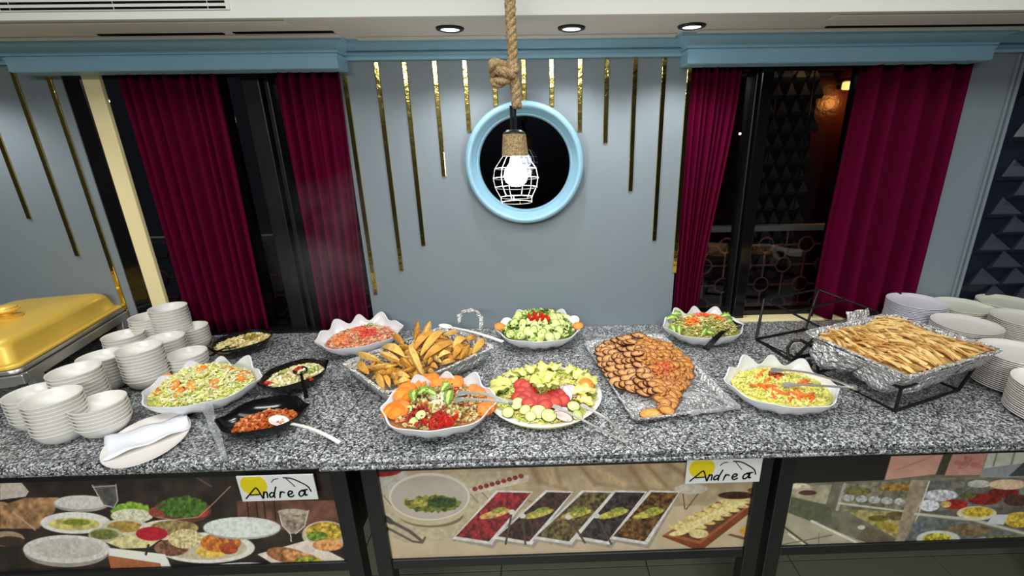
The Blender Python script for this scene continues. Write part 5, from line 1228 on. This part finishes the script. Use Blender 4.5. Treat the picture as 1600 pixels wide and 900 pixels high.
def inpoly(x, y, P):
    c = False
    for i in range(len(P)):
        (x0, y0), (x1, y1) = P[i], P[i-1]
        if (y0 > y) != (y1 > y) and x < (x1-x0)*(y-y0)/(y1-y0)+x0: c = not c
    return c
PG = [(540, 110), (640, 95), (860, 170), (990, 340), (960, 480), (880, 570), (850, 650), (800, 740), (730, 680), (700, 560), (640, 470), (560, 330)]
k = 0
for y in range(100, 750, 30):
    for x in range(545, 1000, 33):
        xx, yy = x+rnd.uniform(-10, 10)+(18 if (y//34) % 2 else 0), y+rnd.uniform(-8, 8)
        if inpoly(xx, yy, PG):
            p = hit(*zf(xx, yy), HF.h); k += 1
            if p is None: continue
            place(fr_l[k % 3], 'fried_slice', p, (R(20)+rnd.uniform(-.3, .3), rnd.uniform(-.3, .3), rnd.uniform(-1.2, 0.2)), 'golden fried slice in the heap on the wide side of the tray', 'fried slice', 'golden fried slices', 0.007+rnd.uniform(0, 0.004), rnd.uniform(.8, 1.2))
place(slice_mesh('fried_slice', 0.040, 0.024, 0.006, C(212, 150, 66), C(140, 80, 30), 3, 'fried', core=C(224, 170, 90)), 'fried_slice', at(*zf(665, 742), ZC+0.012), (0.05, 0, 0.2), 'single golden fried slice lying apart at the tray front', 'fried slice', None)
m_ = MB()
for k in range(160):
    a = rnd.gauss(0, 1); c = rnd.gauss(0, 1); p = hit(*zf(775+a*45, 375+c*35), HF.h); bit(m_, p+Vector((0, 0, 0.016)), 0.012, 0.003, jit([C(214, 92, 44), C(226, 130, 60), C(196, 66, 40)][k % 3], 0.15), 'shred')
o = m_.build('grated_carrot', M['food'], None, colors=True); tag(o, 'reddish grated garnish scattered on the fried slices', 'garnish', kind='stuff')
tongs('clear plastic tongs lying on bare foil of the fried slices tray', at(1152, 636, 0.945), at(1068, 616, 0.940), at(1078, 646, 0.935), M['clear'], 0.008, 0.016)

# bread tray on black stand
TB = Loc(1.180, -0.545, R(20))
stand = thing('tray_stand', 'black wire stand with scroll handle under the bread tray', 'stand', (TB.x, TB.y, ZC), R(20))
wr = 0.0055
q = MB(); q.tube([(-0.17, -0.13, 0.006), (0.14, -0.13, 0.006), (0.14, 0.13, 0.006), (-0.17, 0.13, 0.006)], wr, 6, closed=True); q.build('base_frame', M['wire_rack'], stand, smooth=True)
q = MB(); q.tube([(-0.19, -0.14, 0.095), (0.17, -0.14, 0.095), (0.17, 0.14, 0.095), (-0.19, 0.14, 0.095)], wr, 6, closed=True); q.build('top_frame', M['wire_rack'], stand, smooth=True)
for sx0, sx1, sy in ((-0.17, -0.19, -1), (0.14, 0.17, -1), (-0.17, -0.19, 1), (0.14, 0.17, 1)):
    q = MB(); q.tube([(sx0, sy*0.13, 0.006), (sx1, sy*0.14, 0.095)], wr, 6); q.build('leg', M['wire_rack'], stand, smooth=True)
inv = Matrix.Translation(Vector((TB.x, TB.y, ZC))) @ Matrix.Rotation(R(20), 4, 'Z'); inv.invert()
hp = [at(1268, 541, 1.0), at(1252, 532, 0.995), at(1238, 533, 0.985), at(1231, 543, 0.968), at(1231, 556, 0.950), at(1236, 564, 0.935), at(1245, 558, 0.94), at(1247, 553, 0.945), at(1242, 551, 0.947)]
q = MB(); q.tube([inv @ p for p in hp], 0.0055, 7)
hp2 = [at(1256, 560, 0.94), at(1250, 567, 0.935), at(1260, 578, 0.925), at(1268, 570, 0.93), at(1262, 563, 0.935)]
q.tube([inv @ p for p in hp2], 0.0055, 7); q.build('scroll_handle', M['wire_rack'], stand, smooth=True)
tb = tray('foil_tray', 'deep foil tray of toasted bread strips on a black stand', TB.x, TB.y, ZC+0.101, R(20), 0.212, 0.162, 0.052, 0.02, 0.014)
# loose foil skirts
def skirt(pts_in, pts_out, name='foil_flap'):
    inv = Matrix.Translation(Vector((TB.x, TB.y, ZC+0.101))) @ Matrix.Rotation(R(20), 4, 'Z'); inv.invert(); b = MB(); rows = []; n = len(pts_in)
    fine = lambda P: [P[min(int(k/6), n-2)].lerp(P[min(int(k/6), n-2)+1], k/6-min(int(k/6), n-2)) for k in range((n-1)*6+1)]
    A, B = fine(pts_in), fine(pts_out)
    for i in range(9):
        f = i/8; rows.append([inv @ (a.lerp(c, f)+Vector((0, 0, 0.012*math.sin(PI*f)+0.004*math.sin(k*2.1+i)*f))) for k, (a, c) in enumerate(zip(A, B))])
    b.grid(rows); o = b.build(name, M['foil'], tb, smooth=True); md = o.modifiers.new('thickness', 'SOLIDIFY'); md.thickness = 0.001
ZR = ZC+0.150
skirt([TB.w(-0.232, 0.11, ZR), TB.w(-0.234, 0.0, ZR), TB.w(-0.232, -0.10, ZR)], [at(1264, 552, .985), at(1280, 574, .962), at(1330, 582, .968)])
skirt([TB.w(-0.232, -0.08, ZR), TB.w(-0.225, -0.172, ZR), TB.w(-0.05, -0.178, ZR), TB.w(0.10, -0.178, ZR)], [at(1331, 584, .97), at(1372, 612, .955), at(1425, 614, .960), at(1480, 592, .975)])
skirt([TB.w(0.06, -0.178, ZR), TB.w(0.225, -0.172, ZR), TB.w(0.234, -0.05, ZR)], [at(1480, 590, .975), at(1535, 572, .985), at(1546, 545, 1.01)])
skirt([TB.w(0.0, 0.176, ZR), TB.w(0.12, 0.176, ZR)], [TB.w(0.0, 0.19, ZR+0.035), TB.w(0.12, 0.19, ZR+0.030)])
st_me = []
for s_ in range(4):
    m_ = MB(); rows = []; cc = []; n = 7
    for i in range(n):
        f = i/(n-1)-0.5; w_ = 0.0050*(1-0.3*abs(f)); zz = -0.014*f*f*4*(0.4+0.2*s_)+0.002*math.sin(f*9+s_)
        rows.append([(0.085*f, -w_, zz), (0.085*f, -w_, zz+0.004), (0.085*f, w_, zz+0.005), (0.085*f, w_, zz+0.001)]); cc.append([jit(C(186, 136, 72), .2), jit(C(228, 192, 124), .16), jit(C(212, 172, 102), .18), jit(C(186, 136, 72), .2)])
    m_.grid(rows, wrap=True, cols=cc); m_.add(rows[0], [(3, 2, 1, 0)], C(196, 150, 84)); m_.add(rows[-1], [(0, 1, 2, 3)], C(196, 150, 84)); st_me.append(m_.mesh('bread_strip', M['bread'], True, True, 50))
m_ = MB(); rows = []; cols = []
def bz(u, v): return ZC+0.135+0.030*(1-(u/0.22)**2)*(1-(v/0.165)**2)+0.012*math.sin(u*22+1)*math.cos(v*18)
for i in range(17):
    rows.append([TB.w(-0.205+0.41*i/16, -0.150+0.30*j/12, bz(-0.205+0.41*i/16, -0.150+0.30*j/12)-0.004) for j in range(13)]); cols.append([jit(C(222, 184, 116), .2) for j in range(13)])
m_.grid(rows, flip=True, cols=cols); o = m_.build('bread_bed', M['bread'], None, colors=True, smooth=True); tag(o, 'lower layer of toasted bread in the deep foil tray', 'bread', kind='stuff')
for k in range(300):
    u = rnd.uniform(-0.185, 0.19); v = rnd.uniform(-0.125, 0.125)
    if u < 0.02: a = R(-70)+0.5*u/0.2+rnd.gauss(0, 0.22)
    elif v > 0.02: a = R(-40)+rnd.gauss(0, 0.35)
    else: a = R(-55)+rnd.gauss(0, 0.4)
    p = TB.w(u, v, bz(u, v)+0.003+rnd.uniform(0, 0.012))
    e = 0.02; sl = math.atan2(bz(u+e*math.cos(a), v+e*math.sin(a))-bz(u-e*math.cos(a), v-e*math.sin(a)), 2*e)
    place(st_me[k % 4], 'bread_strip', p, (rnd.uniform(-.7, .7), -sl+rnd.gauss(0, .12), a+R(20)), 'golden toasted bread strip in the deep foil tray', 'bread', 'bread strips in the foil tray', 0, rnd.uniform(.8, 1.15))

# empty black wire rack behind the bread tray
A, B_, C_, D_ = at(1194, 467, 1.07), at(1280, 452, 1.07), at(1371, 488, 1.035), at(1287, 514, 1.03)
rk = thing('wire_rack', 'empty black wire rack standing behind the bread tray', 'rack', (A.x, A.y, ZC)); O_ = Vector((A.x, A.y, ZC))
q = MB(); q.tube([p-O_ for p in (A, B_, C_, D_)], 0.0048, 6, closed=True); q.build('top_frame', M['wire_rack'], rk, smooth=True)
q = MB(); q.tube([A.lerp(D_, 0.5)-O_, B_.lerp(C_, 0.45)-O_], 0.0048, 6); q.build('crossbar', M['wire_rack'], rk, smooth=True)
bp = [at(1181.5, 530, ZC+0.006), at(1258, 514.5, ZC+0.006), Vector((C_.x-0.02, C_.y-0.01, ZC+0.006)), Vector((D_.x-0.075, D_.y+0.02, ZC+0.006))]
q = MB(); q.tube([p-O_ for p in bp], 0.0055, 6, closed=True); q.build('base_frame', M['wire_rack'], rk, smooth=True)
for a, c in zip((A, B_, C_, D_), bp):
    q = MB(); q.tube([a-O_, c-O_], 0.0055, 6); q.build('leg', M['wire_rack'], rk, smooth=True)
q = MB(); q.tube([at(1181.5, 530, ZC+0.006)-O_, at(1237, 564, ZC+0.006)-O_], 0.0055, 6); q.build('foot_bar', M['wire_rack'], rk, smooth=True)

# steam rising between the curtain and the hot dishes
m = bpy.data.materials.new('steam'); m.use_nodes = True; n = m.node_tree.nodes; l = m.node_tree.links; n.remove(n['Principled BSDF'])
vs = n.new('ShaderNodeVolumePrincipled'); vs.inputs['Color'].default_value = (0.9, 0.9, 0.92, 1); vs.inputs['Anisotropy'].default_value = 0.0
tc = n.new('ShaderNodeTexCoord'); nz = n.new('ShaderNodeTexNoise'); nz.inputs['Scale'].default_value = 5.0; nz.inputs['Detail'].default_value = 3
l.new(tc.outputs['Object'], nz.inputs['Vector'])
ln = n.new('ShaderNodeVectorMath'); ln.operation = 'LENGTH'; mpn = n.new('ShaderNodeMapping'); mpn.inputs['Scale'].default_value = (1/0.30, 1/0.10, 1/0.36)
l.new(tc.outputs['Object'], mpn.inputs['Vector']); l.new(mpn.outputs['Vector'], ln.inputs[0])
mr = n.new('ShaderNodeMapRange'); mr.inputs['From Min'].default_value = 1.0; mr.inputs['From Max'].default_value = 0.2; mr.inputs['To Min'].default_value = 0; mr.inputs['To Max'].default_value = 1
l.new(ln.outputs['Value'], mr.inputs['Value'])
mr2 = n.new('ShaderNodeMapRange'); mr2.inputs['From Min'].default_value = 0.4; mr2.inputs['From Max'].default_value = 0.7; l.new(nz.outputs['Fac'], mr2.inputs['Value'])
mu = n.new('ShaderNodeMath'); mu.operation = 'MULTIPLY'; l.new(mr.outputs['Result'], mu.inputs[0]); l.new(mr2.outputs['Result'], mu.inputs[1])
mu2 = n.new('ShaderNodeMath'); mu2.operation = 'MULTIPLY'; mu2.inputs[1].default_value = 1.6; l.new(mu.outputs[0], mu2.inputs[0]); l.new(mu2.outputs[0], vs.inputs['Density'])
l.new(vs.outputs['Volume'], n['Material Output'].inputs['Volume'])
b = MB(); b.lathe([(0, -0.36), (0.2, -0.3), (0.30, 0), (0.2, 0.3), (0, 0.36)], 20, sy=0.34); o = b.build('steam', m, None, loc=(-0.80, -0.16, 1.33)); tag(o, 'faint steam drifting before the burgundy curtain behind the pink salad', 'steam', kind='stuff')
bpy.context.view_layer.update()
